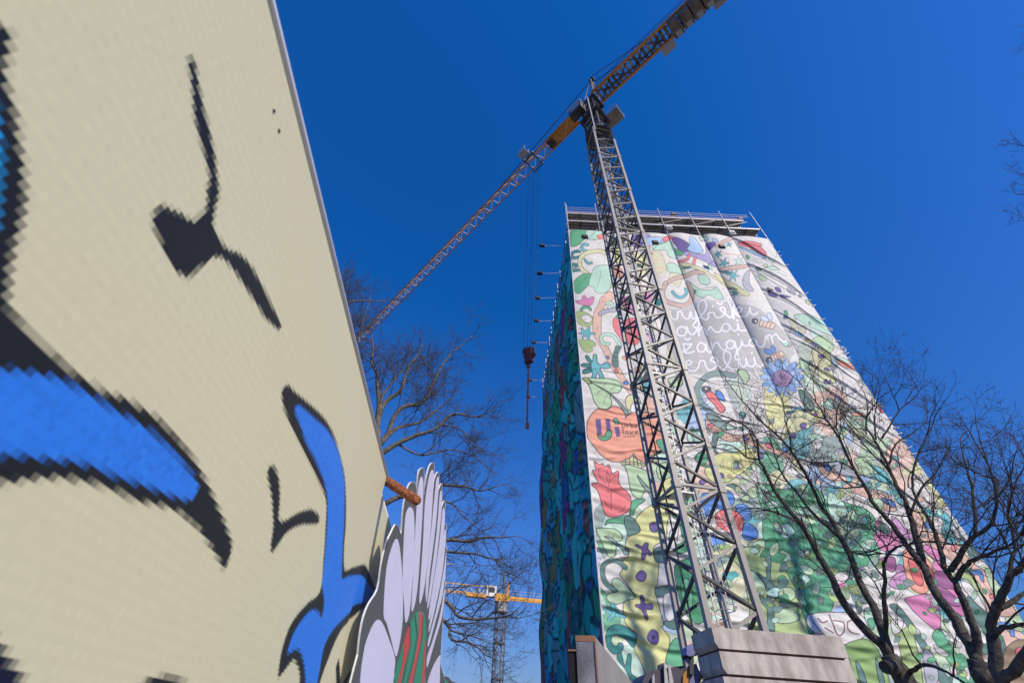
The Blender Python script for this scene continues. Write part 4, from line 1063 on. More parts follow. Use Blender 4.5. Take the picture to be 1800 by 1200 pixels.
# ladders with hoops of rungs, landings
for s_ in range(-1, NS):
    za = Z0 + SEC * s_ if s_ >= 0 else .6; zb = Z0 + SEC * (s_ + 1) - .1
    ox = .55 if s_ % 2 else .95
    def lp(u, v, z): p = (u - W / 2) * E1 + (v - W / 2) * E2; return Vector((p[0], p[1], z))
    b = MB()
    for u in (ox, ox + .42): b.bar(lp(u, 1.0, za), lp(u, 1.0, zb + .6), .045)
    z = za + .2
    while z < zb: b.bar(lp(ox, 1.0, z), lp(ox + .42, 1.0, z), .03); z += .3
    cpart('ladder', b.mesh('ladder', M['ladder']))
    b = MB()
    for k in range(5):                      # safety hoops
        z = za + 2.2 + k * .85
        if z < zb: b.tube([lp(ox, 1.0, z), lp(ox - .1, .62, z), lp(ox + .2, .42, z), lp(ox + .52, .62, z), lp(ox + .42, 1.0, z)], .014, 4)
    for u, v in ((ox - .1, .62), (ox + .52, .62), (ox + .2, .42)): b.bar(lp(u, v, za + 2.2), lp(u, v, min(zb, za + 5.6)), .02)
    cpart('ladder_cage', b.mesh('ladder_cage', M['ladder']))
    if s_ >= 0:
        b = MB(); c_ = lp(ox + .2 if s_ % 2 else ox - .3, 1.1, za + .06); b.box((0, 0, 0), (.8, .8, .04)); cpart('landing', b.mesh('landing', M['galv']), Matrix.Translation(c_) @ sq)
b = MB(); b.tube([lp(.25, 1.5, 1.0), lp(.3, 1.45, 20), lp(.25, 1.5, 46.5)], .035, 5); cpart('power_cable', b.mesh('power_cable', M['cable']))
# cross-shaped base
for p, q in ((loc(0, 0, .35), loc(1, 1, .35)), (loc(1, 0, .35), loc(0, 1, .35))):
    d = (q - p).normalized() * 1.4; b = MB(); b.bar(p - d, q + d, .4, .5); cpart('base_beam', b.mesh('base_beam', M['mast']))
# slewing unit, cab, platform, tower head
b = MB(); b.tube([(0, 0, ZT), (0, 0, ZT + .5)], 1.35, 20); cpart('slewing_ring', b.mesh('slewing_ring', M['dark']))
JAZ, KAZ = R(130.3), R(133.0)
jd = Vector((math.cos(JAZ), math.sin(JAZ), 0)); jn = Vector((-jd.y, jd.x, 0)); kd = -Vector((math.cos(KAZ), math.sin(KAZ), 0)); kn = Vector((-kd.y, kd.x, 0))
ZJ = 57.2
for i in (-1, 1):
    for j in (-1, 1):
        b = MB(); b.bar(jd * .85 * i + jn * .85 * j + Vector((0, 0, ZT + .5)), jd * .8 * i + jn * .8 * j + Vector((0, 0, ZJ)), .2); cpart('turret_leg', b.mesh('turret_leg', M['dark']))
for k, z in enumerate(np.arange(ZT + .6, ZJ - 1.4, 1.5)):
    for i in (-1, 1):
        cpart('turret_brace', ubar['br'], barM(jd * .83 + jn * (.83 * i) + Vector((0, 0, z)), -jd * .83 + jn * (.83 * i) + Vector((0, 0, z + 1.5)), .09))
        cpart('turret_brace', ubar['br'], barM(jd * (.83 * i) + jn * .83 + Vector((0, 0, z)), jd * (.83 * i) - jn * .83 + Vector((0, 0, z + 1.5)), .09))
b = MB(); b.box((0, 0, 51.9), (2.5, 2.5, .12), JAZ); cpart('slewing_deck', b.mesh('slewing_deck', M['dark']))
b = MB(); b.box((0, 0, ZJ - .35), (2.3, 2.0, .7), JAZ); cpart('head_frame', b.mesh('head_frame', M['dark']))
cabc = jn * 1.45 + jd * 1.1 + Vector((0, 0, 54.6)) 
b = MB(); b.box(cabc, (1.7, 1.0, 1.7), JAZ); cb_ = cpart('cab', b.mesh('cab', M['dark']))
b = MB(); b.box(cabc + jd * .86 + Vector((0, 0, .1)), (.03, .9, 1.3), JAZ); b.box(cabc + jn * .51 + Vector((0, 0, .2)), (1.3, .03, 1.0), JAZ); link('cab_window', b.mesh('cab_window', M['cabin']), cb_)
b = MB(); b.box(cabc + Vector((0, 0, .9)), (1.85, 1.15, .1), JAZ); link('cab_roof', b.mesh('cab_roof', M['lampw']), cb_)
pc = kd * 1.3 - jn * 2.0 * 0 + kn * 1.9 + Vector((0, 0, 54.2))
b = MB(); b.box(pc, (2.2, 1.6, .06), KAZ); pf = cpart('platform', b.mesh('platform', M['plank']))
for u, v in ((-1.1, .8), (1.1, .8), (1.1, -.8), (-1.1, -.8)):
    b = MB(); q = pc + kd * u + kn * v; b.bar(q, q + Vector((0, 0, 1.1)), .05); link('platform_post', b.mesh('platform_post', M['galv']), pf)
b = MB()
for z in (.55, 1.1):
    for (u, v), (u2, v2) in (((-1.1, .8), (1.1, .8)), ((1.1, .8), (1.1, -.8)), ((1.1, -.8), (-1.1, -.8))):
        b.bar(pc + kd * u + kn * v + Vector((0, 0, z)), pc + kd * u2 + kn * v2 + Vector((0, 0, z)), .045)
link('platform_rail', b.mesh('platform_rail', M['galv']), pf)
APX = kd * .9 + Vector((0, 0, 65.2))
for u, v in ((1.0, .6), (1.0, -.6), (-.6, .6), (-.6, -.6)):
    b = MB(); b.bar(kd * u + kn * v + Vector((0, 0, ZJ)), APX + kn * v * .3, .13); cpart('tower_head_leg', b.mesh('tower_head_leg', M['mast']))
for z_ in (.35, .7):
    b = MB(); b.bar(kn * .45 + kd + Vector((0, 0, ZJ + z_ * 8)), -kn * .45 + kd + Vector((0, 0, ZJ + z_ * 8)), .08); cpart('tower_head_rung', b.mesh('tower_head_rung', M['mast']))
b = MB(); b.box(APX, (.7, .5, .4), KAZ); cpart('tower_head_cap', b.mesh('tower_head_cap', M['dark']))
# long mirror-bright service ladder up the turret side
b = MB(); q0 = loc(0, 0, ZT - 1.0) - Vector((E2[0], E2[1], 0)) * .12; b.bar(q0 + Vector((E1[0], E1[1], 0)) * .1, q0 + Vector((E1[0], E1[1], 0)) * .1 + Vector((0, 0, 10)), .11); cpart('access_rail', b.mesh('access_rail', M['galv']))
# jib: two bottom chords, one top chord
JL = 58.8
def jw(L): return .78 - .20 * L / JL
def jh(L): return 1.45 - .55 * L / JL
def JB(L, s_): return jd * L + jn * (jw(L) * s_) + Vector((0, 0, 58.0))
def JT(L): return jd * L + Vector((0, 0, 58.0 + jh(L)))
segs = [1.0, 7.2, 13.5, 19.8, 26.1, 32.4, 38.7, 45.0, 51.3, JL]
for k in range(len(segs) - 1):
    la, lb = segs[k], segs[k + 1]
    for s_ in (-1, 1): cpart('jib_chord', ubar['ch'], barM(JB(la, s_), JB(lb, s_), .16 if s_ > 0 else .13))
    cpart('jib_chord', ubar['ch'], barM(JT(la), JT(lb), .17))
    cpart('jib_crossbar', ubar['ch'], barM(JB(la, -1), JB(la, 1), .12))
L = 1.2; k = 0
while L + 1.8 < JL:
    for s_ in (-1, 1):
        cpart('jib_brace', ubar['jb'], barM(JB(L, s_), JT(L + .9), .075)); cpart('jib_brace', ubar['jb'], barM(JT(L + .9), JB(L + 1.8, s_), .075))
    cpart('jib_brace', ubar['jb'], barM(JB(L, 1 if k % 2 else -1), JB(L + 1.8, -1 if k % 2 else 1), .055))
    L += 1.8; k += 1
b = MB(); b.box(jd * 4.6 + Vector((0, 0, 58.05)), (4.6, 1.5, .08), JAZ); b.box(jd * 5.2 + Vector((0, 0, 58.5)), (2.6, 1.2, .8), JAZ); cpart('hoist_housing', b.mesh('hoist_housing', M['yellow']))
b = MB(); b.box(jd * 6.4 + Vector((0, 0, 57.9)), (.9, .9, .3), JAZ); cpart('hoist_drum', b.mesh('hoist_drum', M['dark']))
cpart('jib_tip_frame', ubar['jb'], barM(JB(JL, -1), JB(JL, 1), .12)); cpart('jib_tip_frame', ubar['jb'], barM(JB(JL, -1), JT(JL), .12)); cpart('jib_tip_frame', ubar['jb'], barM(JB(JL, 1), JT(JL), .12))
cpart('pendant', ubar['cb'], barM(APX, JT(24), .085)); 
for v in (-.35, .35): cpart('pendant', ubar['cb'], barM(APX + kn * v, kd * 10.2 + kn * v + Vector((0, 0, 58.9)), .07))
# counter-jib with mesh walkway, machinery and slabs
KL = 19
for s_ in (-1, 1):
    b = MB(); b.bar(kd * .8 + kn * s_ * .85 + Vector((0, 0, 58.0)), kd * KL + kn * s_ * .85 + Vector((0, 0, 58.0)), .26, .34); cpart('counter_jib_girder', b.mesh('counter_jib_girder', M['yellow']))
for L in np.arange(1.4, KL, .55):
    b = MB(); b.box(kd * L + Vector((0, 0, 58.12)), (.36, 1.4, .03), KAZ); cpart('walkway_panel', b.mesh('walkway_panel', M['cabin'] if random.random() < .75 else M['plank']))
for k, L in enumerate(np.arange(1.2, 12, 2.2)):
    b = MB(); b.bar(kd * L + kn * .8 + Vector((0, 0, 57.95)), kd * (L + 2.2) - kn * .8 + Vector((0, 0, 57.95)), .1); cpart('counter_jib_brace', b.mesh('counter_jib_brace', M['dark']))
    b = MB(); b.bar(kd * L - kn * .8 + Vector((0, 0, 57.95)), kd * (L + 2.2) + kn * .8 + Vector((0, 0, 57.95)), .1); cpart('counter_jib_brace', b.mesh('counter_jib_brace', M['dark']))
b = MB(); b.tube([kd * 2 + Vector((0, 0, 57.8)), kd * 6 + kn * .3 + Vector((0, 0, 57.75)), kd * 9.6 + kn * .15 + Vector((0, 0, 57.8))], .1, 6); cpart('power_hose', b.mesh('power_hose', M['cable']))
for s_ in (-1, 1):
    b = MB()
    for L in np.arange(1.5, KL, 1.9): b.bar(kd * L + kn * s_ * 1.0 + Vector((0, 0, 58.1)), kd * L + kn * s_ * 1.0 + Vector((0, 0, 59.2)), .04)
    for z in (58.65, 59.2): b.bar(kd * 1.5 + kn * s_ * 1.0 + Vector((0, 0, z)), kd * KL + kn * s_ * 1.0 + Vector((0, 0, z)), .04)
    cpart('counter_jib_rail', b.mesh('counter_jib_rail', M['dark']))
for i in range(6):
    L = 11.0 + i * 1.15
    b = MB(); b.box(kd * L + Vector((0, 0, 57.2)), (1.0, 1.7 - .12 * (i % 2), 1.5), KAZ); cpart('counterweight', b.mesh('counterweight', M['weight']))
    b = MB(); b.box(kd * L + kn * .5 + Vector((0, 0, 56.43)), (.6, .55, .03), KAZ); cpart('weight_plate', b.mesh('weight_plate', M['cabin']))
for s_, L in ((1, 9.6), (1, 15.5)):
    b = MB(); b.box(kd * L + kn * 1.45 * s_ + Vector((0, 0, 57.9)), (1.5, .8, .08), KAZ); cpart('side_step', b.mesh('side_step', M['cabin']))
# trolley, hoist ropes, hook block, chain sling
TL = 9.7
tz = 57.75
tb = MB()
for L in (TL - .7, TL + .7): tb.bar(jd * L - jn * 1.05 + Vector((0, 0, tz)), jd * L + jn * 1.05 + Vector((0, 0, tz)), .13)
for s_ in (-1, 1): tb.bar(jd * (TL - .9) + jn * s_ + Vector((0, 0, tz)), jd * (TL + .9) + jn * s_ + Vector((0, 0, tz)), .12)
tr_ = cpart('trolley', tb.mesh('trolley', M['dark']))
for L in (TL - .7, TL + .7):
    for s_ in (-1, 1):
        b = MB(); p = jd * L + jn * 1.05 * s_ + Vector((0, 0, 57.98)); b.tube([p - jn * .05, p + jn * .05], .17, 10); link('trolley_wheel', b.mesh('trolley_wheel', M['galv']), tr_)
b = MB(); c_ = jd * (TL + .2) + jn * 1.7 + Vector((0, 0, 57.9)); b.box(c_, (1.3, .9, .06), JAZ)
for u, v in ((-.6, .4), (.6, .4), (.6, -.4), (-.6, -.4)): b.bar(c_ + jd * u + jn * v, c_ + jd * u + jn * v + Vector((0, 0, 1.1)), .05)
for z in (.6, 1.1): b.bar(c_ + jd * .6 + jn * .4 + Vector((0, 0, z)), c_ - jd * .6 + jn * .4 + Vector((0, 0, z)), .04)
link('trolley_basket', b.mesh('trolley_basket', M['galv']), tr_)
hp = jd * TL
hz = z_at((CC[0] + hp.x, CC[1] + hp.y), 622); hb = z_at((CC[0] + hp.x, CC[1] + hp.y), 640); hc = z_at((CC[0] + hp.x, CC[1] + hp.y), 748)
for u in (-.42, .42):
    for v in (-.22, .22):
        cpart('hoist_rope', ubar['cb'], barM(hp + jd * u * 1.2 + jn * v * 1.6 + Vector((0, 0, tz)), hp + jd * u + jn * v + Vector((0, 0, hz + .5)), .028))
b = MB(); b.box(hp + Vector((0, 0, hz + .1)), (.8, .42, .75), JAZ); b.box(hp + Vector((0, 0, hz - .55)), (.6, .4, .7), JAZ)
for u in (-.22, .22): b.tube([hp + jd * u - jn * .27 + Vector((0, 0, hz + .12 + u)), hp + jd * u + jn * .27 + Vector((0, 0, hz + .12 + u))], .3, 12)
hk = cpart('hook_block', b.mesh('hook_block', M['hookred']))
b = MB(); zc = hz - .95; b.tube([hp + Vector((0, 0, zc + .2)), hp + Vector((0, 0, zc)), hp + jd * .22 + Vector((0, 0, zc - .2)), hp + jd * .12 + Vector((0, 0, zc - .42)), hp - jd * .15 + Vector((0, 0, zc - .38))], .07, 7); link('hook', b.mesh('hook', M['hookred'], True), hk)
b = MB(); z = hz - 1.2; k = 0
while z > hc:
    d_ = jd if k % 2 else jn; b.bar(hp + d_ * .03 + Vector((0, 0, z)), hp + d_ * .03 + Vector((0, 0, z - .26)), .045, .11 if k % 3 else .15); z -= .25; k += 1
b.box(hp + Vector((0, 0, hc)), (.25, .16, .4)); link('chain_sling', b.mesh('chain_sling', M['rust']), hk)

# ---------------------------------------------------------------- ballast blocks at the crane foot
bl = at_r(1250, 1100, 14.9); dirc = np.array([math.cos(R(3.8)), math.sin(R(3.8))]); nrm = np.array([-dirc[1], dirc[0]])
t2 = math.tan(R(35.0)); wid = (t2 * bl[1] - bl[0]) / (dirc[0] - t2 * dirc[1])
zt = bl[2]; z1 = z_at(bl[:2], 1139.0); hB = (zt - z1) * .98
stack = thing('ballast_stack', 'stack of stained concrete ballast blocks at the foot of the tower crane', 'concrete blocks', (bl[0], bl[1], 0))
z = zt; i = 0
while z > .3:
    h = min(hB, z - .02); wd = wid - .05 * (i % 2) ; ins = .06 * (i % 2); ch = .085
    prof = [(ins + ch, 0), (wd - ch * .3, 0), (wd, h * .1), (wd, h - .015), (ins, h - .015), (ins, h * .26)]
    P = [(dirc[0] * u, dirc[1] * u, z - h + v) for u, v in prof]
    b = MB(); b.prism(P, (nrm[0] * 1.35, nrm[1] * 1.35, 0)); link('ballast_block', b.mesh('ballast_block', M['concrete']), stack)
    b = MB(); c_ = dirc * (wid / 2) + nrm * .7; b.box((c_[0], c_[1], z - h - .02), (wid - .22, 1.28, .05), R(3.8)); link('packer', b.mesh('packer', M['joint']), stack)
    z -= h + .045; i += 1

# ---------------------------------------------------------------- second crane, far behind
FYY = 96.0
fb = at_r(879, 1100, FYY); fz = at_r(879, 1042, FYY)[2]
fc = thing('tower_crane', 'distant small yellow tower crane with white cab, low between flower board and tower', 'crane', (fb[0], fb[1], 0))
wf = 1.55
ub2 = dict(leg=unit_bar('mast_leg', M['farmast']), br=unit_bar('mast_brace', M['farmast']), ch=unit_bar('jib_chord', M['yellow2']), jb=unit_bar('jib_brace', M['brace']), cb=unit_bar('cable', M['cable']))
f2 = [(-1, -1), (1, -1), (1, 1), (-1, 1)]
fr = Matrix.Rotation(R(20), 4, 'Z'); 
def fp(i, j, z): return fr @ Vector((i * wf / 2, j * wf / 2, z))
for i, j in f2: link('mast_leg', ub2['leg'], fc, barM(fp(i, j, 0), fp(i, j, fz - 2.2), .21))
z = .5
while z < fz - 4:
    for k in range(4):
        a, c_ = f2[k], f2[(k + 1) % 4]; link('mast_brace', ub2['br'], fc, barM(fp(*a, z), fp(*c_, z + 1.6), .10)); 
        if k == 0 or k == 3: link('mast_brace', ub2['br'], fc, barM(fp(*c_, z), fp(*a, z + 1.6), .10))
    z += 1.6
for z in np.arange(5.0, fz - 3, 5.2):
    b = MB(); b.box((0, 0, z), (wf * 1.1, wf * 1.1, .25), R(20)); link('mast_collar', b.mesh('mast_collar', M['dark']), fc)
b = MB(); b.box((0, 0, fz - 2.4), (1.9, 1.9, 1.5), R(20)); link('slewing_unit', b.mesh('slewing_unit', M['cabin']), fc)
b = MB(); b.box((0, 0, fz - 3.3), (2.2, 2.2, .2), R(20)); link('slewing_deck', b.mesh('slewing_deck', M['dark']), fc)
b = MB(); b.box((0, 0, fz - .9), (2.6, 2.0, 1.3), R(4)); link('turntable', b.mesh('turntable', M['yellow2']), fc)
def flat_dir(x, y, z):             # horizontal direction from the far mast to where a photo point meets height z
    d = ray(x, y); q = CAM + d * ((z - CAM[2]) / d[2]); v = Vector((q[0] - fb[0], q[1] - fb[1], 0)); v.normalize(); return v
jv = flat_dir(783, 1032, fz)
jsd = Vector((-jv.y, jv.x, 0)).normalized(); JLN = 34
for o_ in (jsd * .6, -jsd * .6): link('jib_chord', ub2['ch'], fc, barM(Vector((0, 0, fz - .6)) + o_, Vector((0, 0, fz - .6)) + o_ + jv * JLN, .15))
link('jib_chord', ub2['ch'], fc, barM(Vector((0, 0, fz + .9)) + jv * 3, Vector((0, 0, fz + .75)) + jv * JLN, .15))
L = 2.5; k = 0
while L < JLN - 2:
    for o_ in (jsd * .6, -jsd * .6):
        link('jib_brace', ub2['jb'], fc, barM(Vector((0, 0, fz - .6)) + o_ + jv * L, Vector((0, 0, fz + .85)) + jv * (L + .8), .08)); link('jib_brace', ub2['jb'], fc, barM(Vector((0, 0, fz + .85)) + jv * (L + .8), Vector((0, 0, fz - .6)) + o_ + jv * (L + 1.6), .08))
    L += 1.6
b = MB(); b.box(jv * 5.2 + Vector((0, 0, fz - .9)), (4, 1.3, .5), math.atan2(jv.y, jv.x)); link('jib_root', b.mesh('jib_root', M['yellow2']), fc)
b = MB(); b.box(jv * 2.2 - jsd * 0 + Vector((0, 0, fz + .1)), (2.0, 1.5, 1.9), math.atan2(jv.y, jv.x)); cb2 = link('cab', b.mesh('cab', M['lampw']), fc)
b = MB(); b.box(jv * 2.2 + Vector((0, 0, fz + .25)), (1.2, 1.54, .9), math.atan2(jv.y, jv.x)); link('cab_window', b.mesh('cab_window', M['dark']), cb2)
kv = flat_dir(956, 1057, fz - .75); ksd = Vector((-kv.y, kv.x, 0))
for o_ in (ksd * .6, -ksd * .6): link('counter_jib_girder', ub2['ch'], fc, barM(Vector((0, 0, fz - .75)) + o_, Vector((0, 0, fz - .75)) + o_ + kv * 16, .3, .45))
b = MB()
for L in np.arange(1, 16, 1.4): b.bar(kv * L + Vector((0, 0, fz - .5)), kv * L + Vector((0, 0, fz + .6)), .04)
for z in (.1, .6): b.bar(kv * 1 + Vector((0, 0, fz + z)), kv * 16 + Vector((0, 0, fz + z)), .04)
link('counter_jib_rail', b.mesh('counter_jib_rail', M['galv']), fc)
for i in range(3):
    b = MB(); b.box(kv * (13 + i * 1.1) + Vector((0, 0, fz - 1.6)), (.9, 1.4, 1.8), math.atan2(kv.y, kv.x)); link('counterweight', b.mesh('counterweight', M['weight']), fc)
az_ = z_at((fb[0], fb[1]), 1002); AP2 = Vector((.2, 0, az_))
for u in (-.6, .6):
    link('tower_head_leg', ub2['leg'], fc, barM(kv * .5 + ksd * u + Vector((0, 0, fz)), AP2, .26)); link('tower_head_leg', ub2['leg'], fc, barM(kv * -.9 + ksd * u + Vector((0, 0, fz)), AP2, .2))
b = MB(); b.box(kv * 1.2 + Vector((0, 0, fz + .9)), (.5, .5, 2.2)); link('winch_post', b.mesh('winch_post', M['yellow2']), fc)
link('pendant', ub2['cb'], fc, barM(AP2, kv * 15 + Vector((0, 0, fz - .4)), .07)); link('pendant', ub2['jb'], fc, barM(kv * 10.5 + Vector((0, 0, fz + 2.6)), kv * 15 + Vector((0, 0, fz - .2)), .14))
link('pendant', ub2['jb'], fc, barM(jv * 10 + Vector((0, 0, fz + 4.4)), jv * 33 + Vector((0, 0, fz + 3.0)), .12)); link('pendant', ub2['cb'], fc, barM(AP2, jv * 10 + Vector((0, 0, fz + 4.4)), .06))
# ---------------------------------------------------------------- printed hoarding close on the left
bn = np.array([.998, .0576, 0]); bn /= np.linalg.norm(bn); bq = np.array([-.367, 1.272, 2.2]); be = np.array([-bn[1], bn[0], 0])
def onB(x, y, off=0.0):
    w = on_plane(x, y, bq + bn * off, bn); return w
def b_uv(p): return (p - bq) @ be, p[2]
cvb = Canvas(-260, -60, 760, 1420, 1.5, (195, 193, 162))
INK, BLU = (30, 33, 38), (44, 116, 216)
cvb.poly(pts('-260,40 0,40 10,130 25,190 38,260 46,330 40,390 25,440 16,500 20,545 60,590 120,645 180,685 230,705 290,745 330,790 355,830 375,870 400,930 408,960 395,1000 385,985 370,960 345,925 320,905 290,890 240,880 180,855 100,840 0,850 -260,870'), INK)
cvb.poly(pts('-260,120 -40,150 -8,200 1,280 -4,340 -30,420 -260,480'), (22, 150, 222))
cvb.poly(pts('-260,640 0,650 50,655 100,665 150,690 200,720 260,755 310,800 345,845 348,860 335,878 300,870 260,855 200,835 150,815 80,805 0,800 -260,800'), BLU)
cvb.poly(pts('590,20 600,100 580,180 500,260 460,250 400,200 330,170 280,150 230,130 160,240 200,360 260,500 320,610 380,680 450,705 520,650 640,540 720,550 800,640 870,740 950,860 1050,1020 1150,1110 1180,1080 1120,950 1030,770 960,640 900,560 840,510 760,480 710,430 660,340 640,280 660,170 680,60 690,-30 600,-30', (230, 330, 4.44)), INK, smooth=False)
cvb.poly(pts('480,130 500,260 520,410 530,560 570,750 620,930 660,1090 690,1260 750,1260 740,1200 720,1000 690,830 650,650 610,500 570,300 530,110', (230, 80, 4.8)), INK)
cvb.poly(pts('495,690 505,676 520,690 545,710 570,735 585,760 595,790 605,830 608,870 608,920 605,960 606,1000 622,996 645,992 656,1012 665,1035 680,1050 640,1072 625,1084 605,1100 590,1125 578,1155 565,1190 545,1250 510,1250 527,1195 517,1160 500,1178 489,1190 492,1160 500,1125 515,1090 540,1060 562,1040 568,990 572,930 573,880 560,845 540,805 515,755 500,720'), INK)
cvb.poly(pts('518,720 525,712 536,720 556,738 574,754 588,776 597,801 603,826 606,853 605,920 603,950 601,1000 602,1017 612,1012 630,1010 642,1012 655,1030 664,1046 650,1058 630,1062 605,1085 585,1107 572,1130 566,1152 560,1187 553,1215 540,1215 535,1170 530,1150 522,1140 508,1147 506,1142 515,1115 530,1090 547,1072 560,1075 565,1085 570,1055 566,1025 570,987 575,925 576,900 575,870 567,838 553,805 538,776 527,745'), BLU)
cvb.poly(pts('470,830 480,818 490,840 492,880 490,910 500,915 520,903 545,895 560,905 558,920 530,922 505,935 490,955 478,970 476,955 480,925 478,880'), INK)
cvb.poly(pts('-60,1110 0,1130 12,1150 30,1175 45,1205 60,1300 -100,1300'), (14, 22, 50))
cvb.poly(pts('235,1215 250,1198 270,1190 295,1186 315,1193 330,1204 350,1260 220,1260'), INK)
cvb.line(pts('598,1160 600,1185 600,1260'), 7, INK); cvb.line(pts('640,1168 622,1182 608,1206'), 6, INK)
CELL = .0056
u0, v0 = -1.62, 1.47
def board_panel(ua, ub, vt, name, label, off=0.0, rec=0.0):
    root = bpy.data.objects.new(name, None)
    nu = int(round((ub - max(ua, u0)) / CELL)); uu = np.linspace(max(ua, u0), ub, nu + 1); nv = int(round((vt - v0) / CELL)); vv = np.linspace(v0, vt, nv + 1)
    base = bq - bn * rec
    def P(u, v): return base + be * u + np.array([0, 0, v - bq[2]])
    Ug, Vg = np.meshgrid(uu, vv)
    V = base[None] + Ug.ravel()[:, None] * be + np.c_[np.zeros(Ug.size), np.zeros(Ug.size), Vg.ravel() - bq[2]]
    acc = 0
    offs = [.17, .5, .83]
    for a in offs:
        for c in offs:
            Uc, Vc = np.meshgrid((uu[:-1] * (1 - a) + uu[1:] * a), (vv[:-1] * (1 - c) + vv[1:] * c))
            Pc = bq[None] + Uc.ravel()[:, None] * be + np.c_[np.zeros(Uc.size), np.zeros(Uc.size), Vc.ravel() - bq[2]]
            cc = (Pc - CAM) @ CM; ok = cc[:, 2] < -1e-3
            x, y = projv(np.where(ok[:, None], Pc, Pc[:1] * 0 + (bq + be * .1)))
            col = cvb.sample(x, y); out = (~ok) | (x < -240) | (x > 740) | (y > 1400) | (y < -40); col[out] = lin((195, 193, 162)); acc = acc + col
    acc = acc / 9 * 1.22
    ci = np.arange(len(acc)); rw, cl = ci // nu, ci % nu
    acc = acc * (1 + .012 * ((cl % 2) - .5) + .024 * ((rw % 2) - .5))[:, None]        # ink rows of the large-format print
    sat = .5 + .5 * np.sin(cl * .031 + 1.3 * np.sin(rw * .05)) * np.sin(rw * .043 + cl * .011)
    acc = acc * (1 + sat[:, None] * np.array([.035, -.012, -.02]))                   # faint pinkish banding
    q_ = np.clip(acc.mean(1) / .42, 0, 1); mid_ = (q_ > .15) & (q_ < .85) & (acc[:, 2] < acc[:, 0] * 1.3); acc[mid_] *= RNG.choice([.72, 1.0, 1.18], mid_.sum())[:, None]
    jit = RNG.normal(1, .011, (len(acc), 1)); acc = acc * jit
    isblue = (acc[:, 2] > acc[:, 0] * 2) & (acc[:, 2] > .2)
    acc[isblue] *= RNG.normal(1, .055, (isblue.sum(), 1)) 
    face_cols = np.clip(acc, .006, .85)
    # 4 grid corners per face in order; flat coloured print cells
    me = color_mesh('print_panel', V, grid_faces(nu + 1, nv + 1), face_cols, 'FACE', BM, False)
    return me, P
def face_print_mat():
    m = print_mat('printed_board', .42, .03, 2.2)
    nt = m.node_tree; n = nt.nodes; l = nt.links
    tc = n.new('ShaderNodeTexCoord'); nz = n.new('ShaderNodeTexNoise'); nz.inputs['Scale'].default_value = 420; nz.inputs['Detail'].default_value = 2
    l.new(tc.outputs['Object'], nz.inputs['Vector']); bp = n.new('ShaderNodeBump'); bp.inputs['Strength'].default_value = .05; bp.inputs['Distance'].default_value = .001
    l.new(nz.outputs[0], bp.inputs['Height']); l.new(bp.outputs[0], n['Principled BSDF'].inputs['Normal'])
    return m
BM = face_print_mat()
plain = mat('plain_board_print', tuple(lin((195, 193, 162)) * 1.22), .42, var=.03, scale=12)
hb_ = thing('hoarding', 'large cream printed hoarding board with bold black and blue marks', 'hoarding', tuple(bq + be * -.8 - np.array([0, 0, bq[2]])))
TILT = 0.0
me, PB = board_panel(-2.6, 0.0, 2.2, 'a', '')
pin(link('print_panel', me), hb_)
def slab(pf, ua, ub, va, vb, th, name, m_, root, back=.0):
    b = MB(); c = [pf(ua, va), pf(ub, va), pf(ub, vb), pf(ua, vb)]; c = [p - bn * back for p in c]; b.prism(c, -bn * th); return pin(b.build(name, m_), root)
slab(PB, -2.6, 0, .1, 2.2, .012, 'backing_board', M['white'], hb_, .0012)
slab(PB, -2.6, 0, .1, v0, .0012, 'lower_panel', plain, hb_, 0)
slab(PB, -2.6, u0, v0, 2.2, .0012, 'lower_panel', plain, hb_, 0)
# rounded white top trim of the board
b = MB(); b.tube([PB(-2.6, 2.2) - bn * .0015, PB(0.0, 2.2) - bn * .0015], .0062, 10); pin(b.build('top_trim', M['white'], None, True), hb_)
for x, y in ((481, 195), (490, 230)):
    b = MB(); p = onB(x, y); b.tube([p - bn * .001, p + bn * .0012], .0022, 10); pin(b.build('rivet', M['dark']), hb_)
for u in (-2.5, -1.3, -.1):
    b = MB(); c = PB(u, 1.1) - bn * .05; b.box((c[0], c[1], 1.1), (.06, .06, 2.1)); pin(b.build('post', M['plank']), hb_)
tp = onB(687, 884, 0); du, dv = b_uv(tp)
t2v = 2.2 - .048
hb2 = thing('hoarding', 'second cream hoarding board, a narrow strip showing behind the flower cut-out', 'hoarding', tuple(bq + be * 1.2 - np.array([0, 0, bq[2]])))
bq_keep = bq
me2, PB2 = board_panel(.006, 2.4, t2v + .0, 'b', '', rec=.008)
pin(link('print_panel', me2), hb2)
slab(PB2, .006, 2.4, .1, t2v, .012, 'backing_board', M['white'], hb2, .0012)
slab(PB2, .006, 2.4, .1, v0, .0012, 'lower_panel', plain, hb2, 0)
b = MB(); b.tube([PB2(.006, t2v) - bn * .004, PB2(2.4, t2v) - bn * .004], .005, 10); pin(b.build('top_trim', M['white'], None, True), hb2)
b = MB(); c = PB2(1.2, 1.1) - bn * .05; b.box((c[0], c[1], 1.1), (.06, .06, 2.0)); pin(b.build('post', M['plank']), hb2)

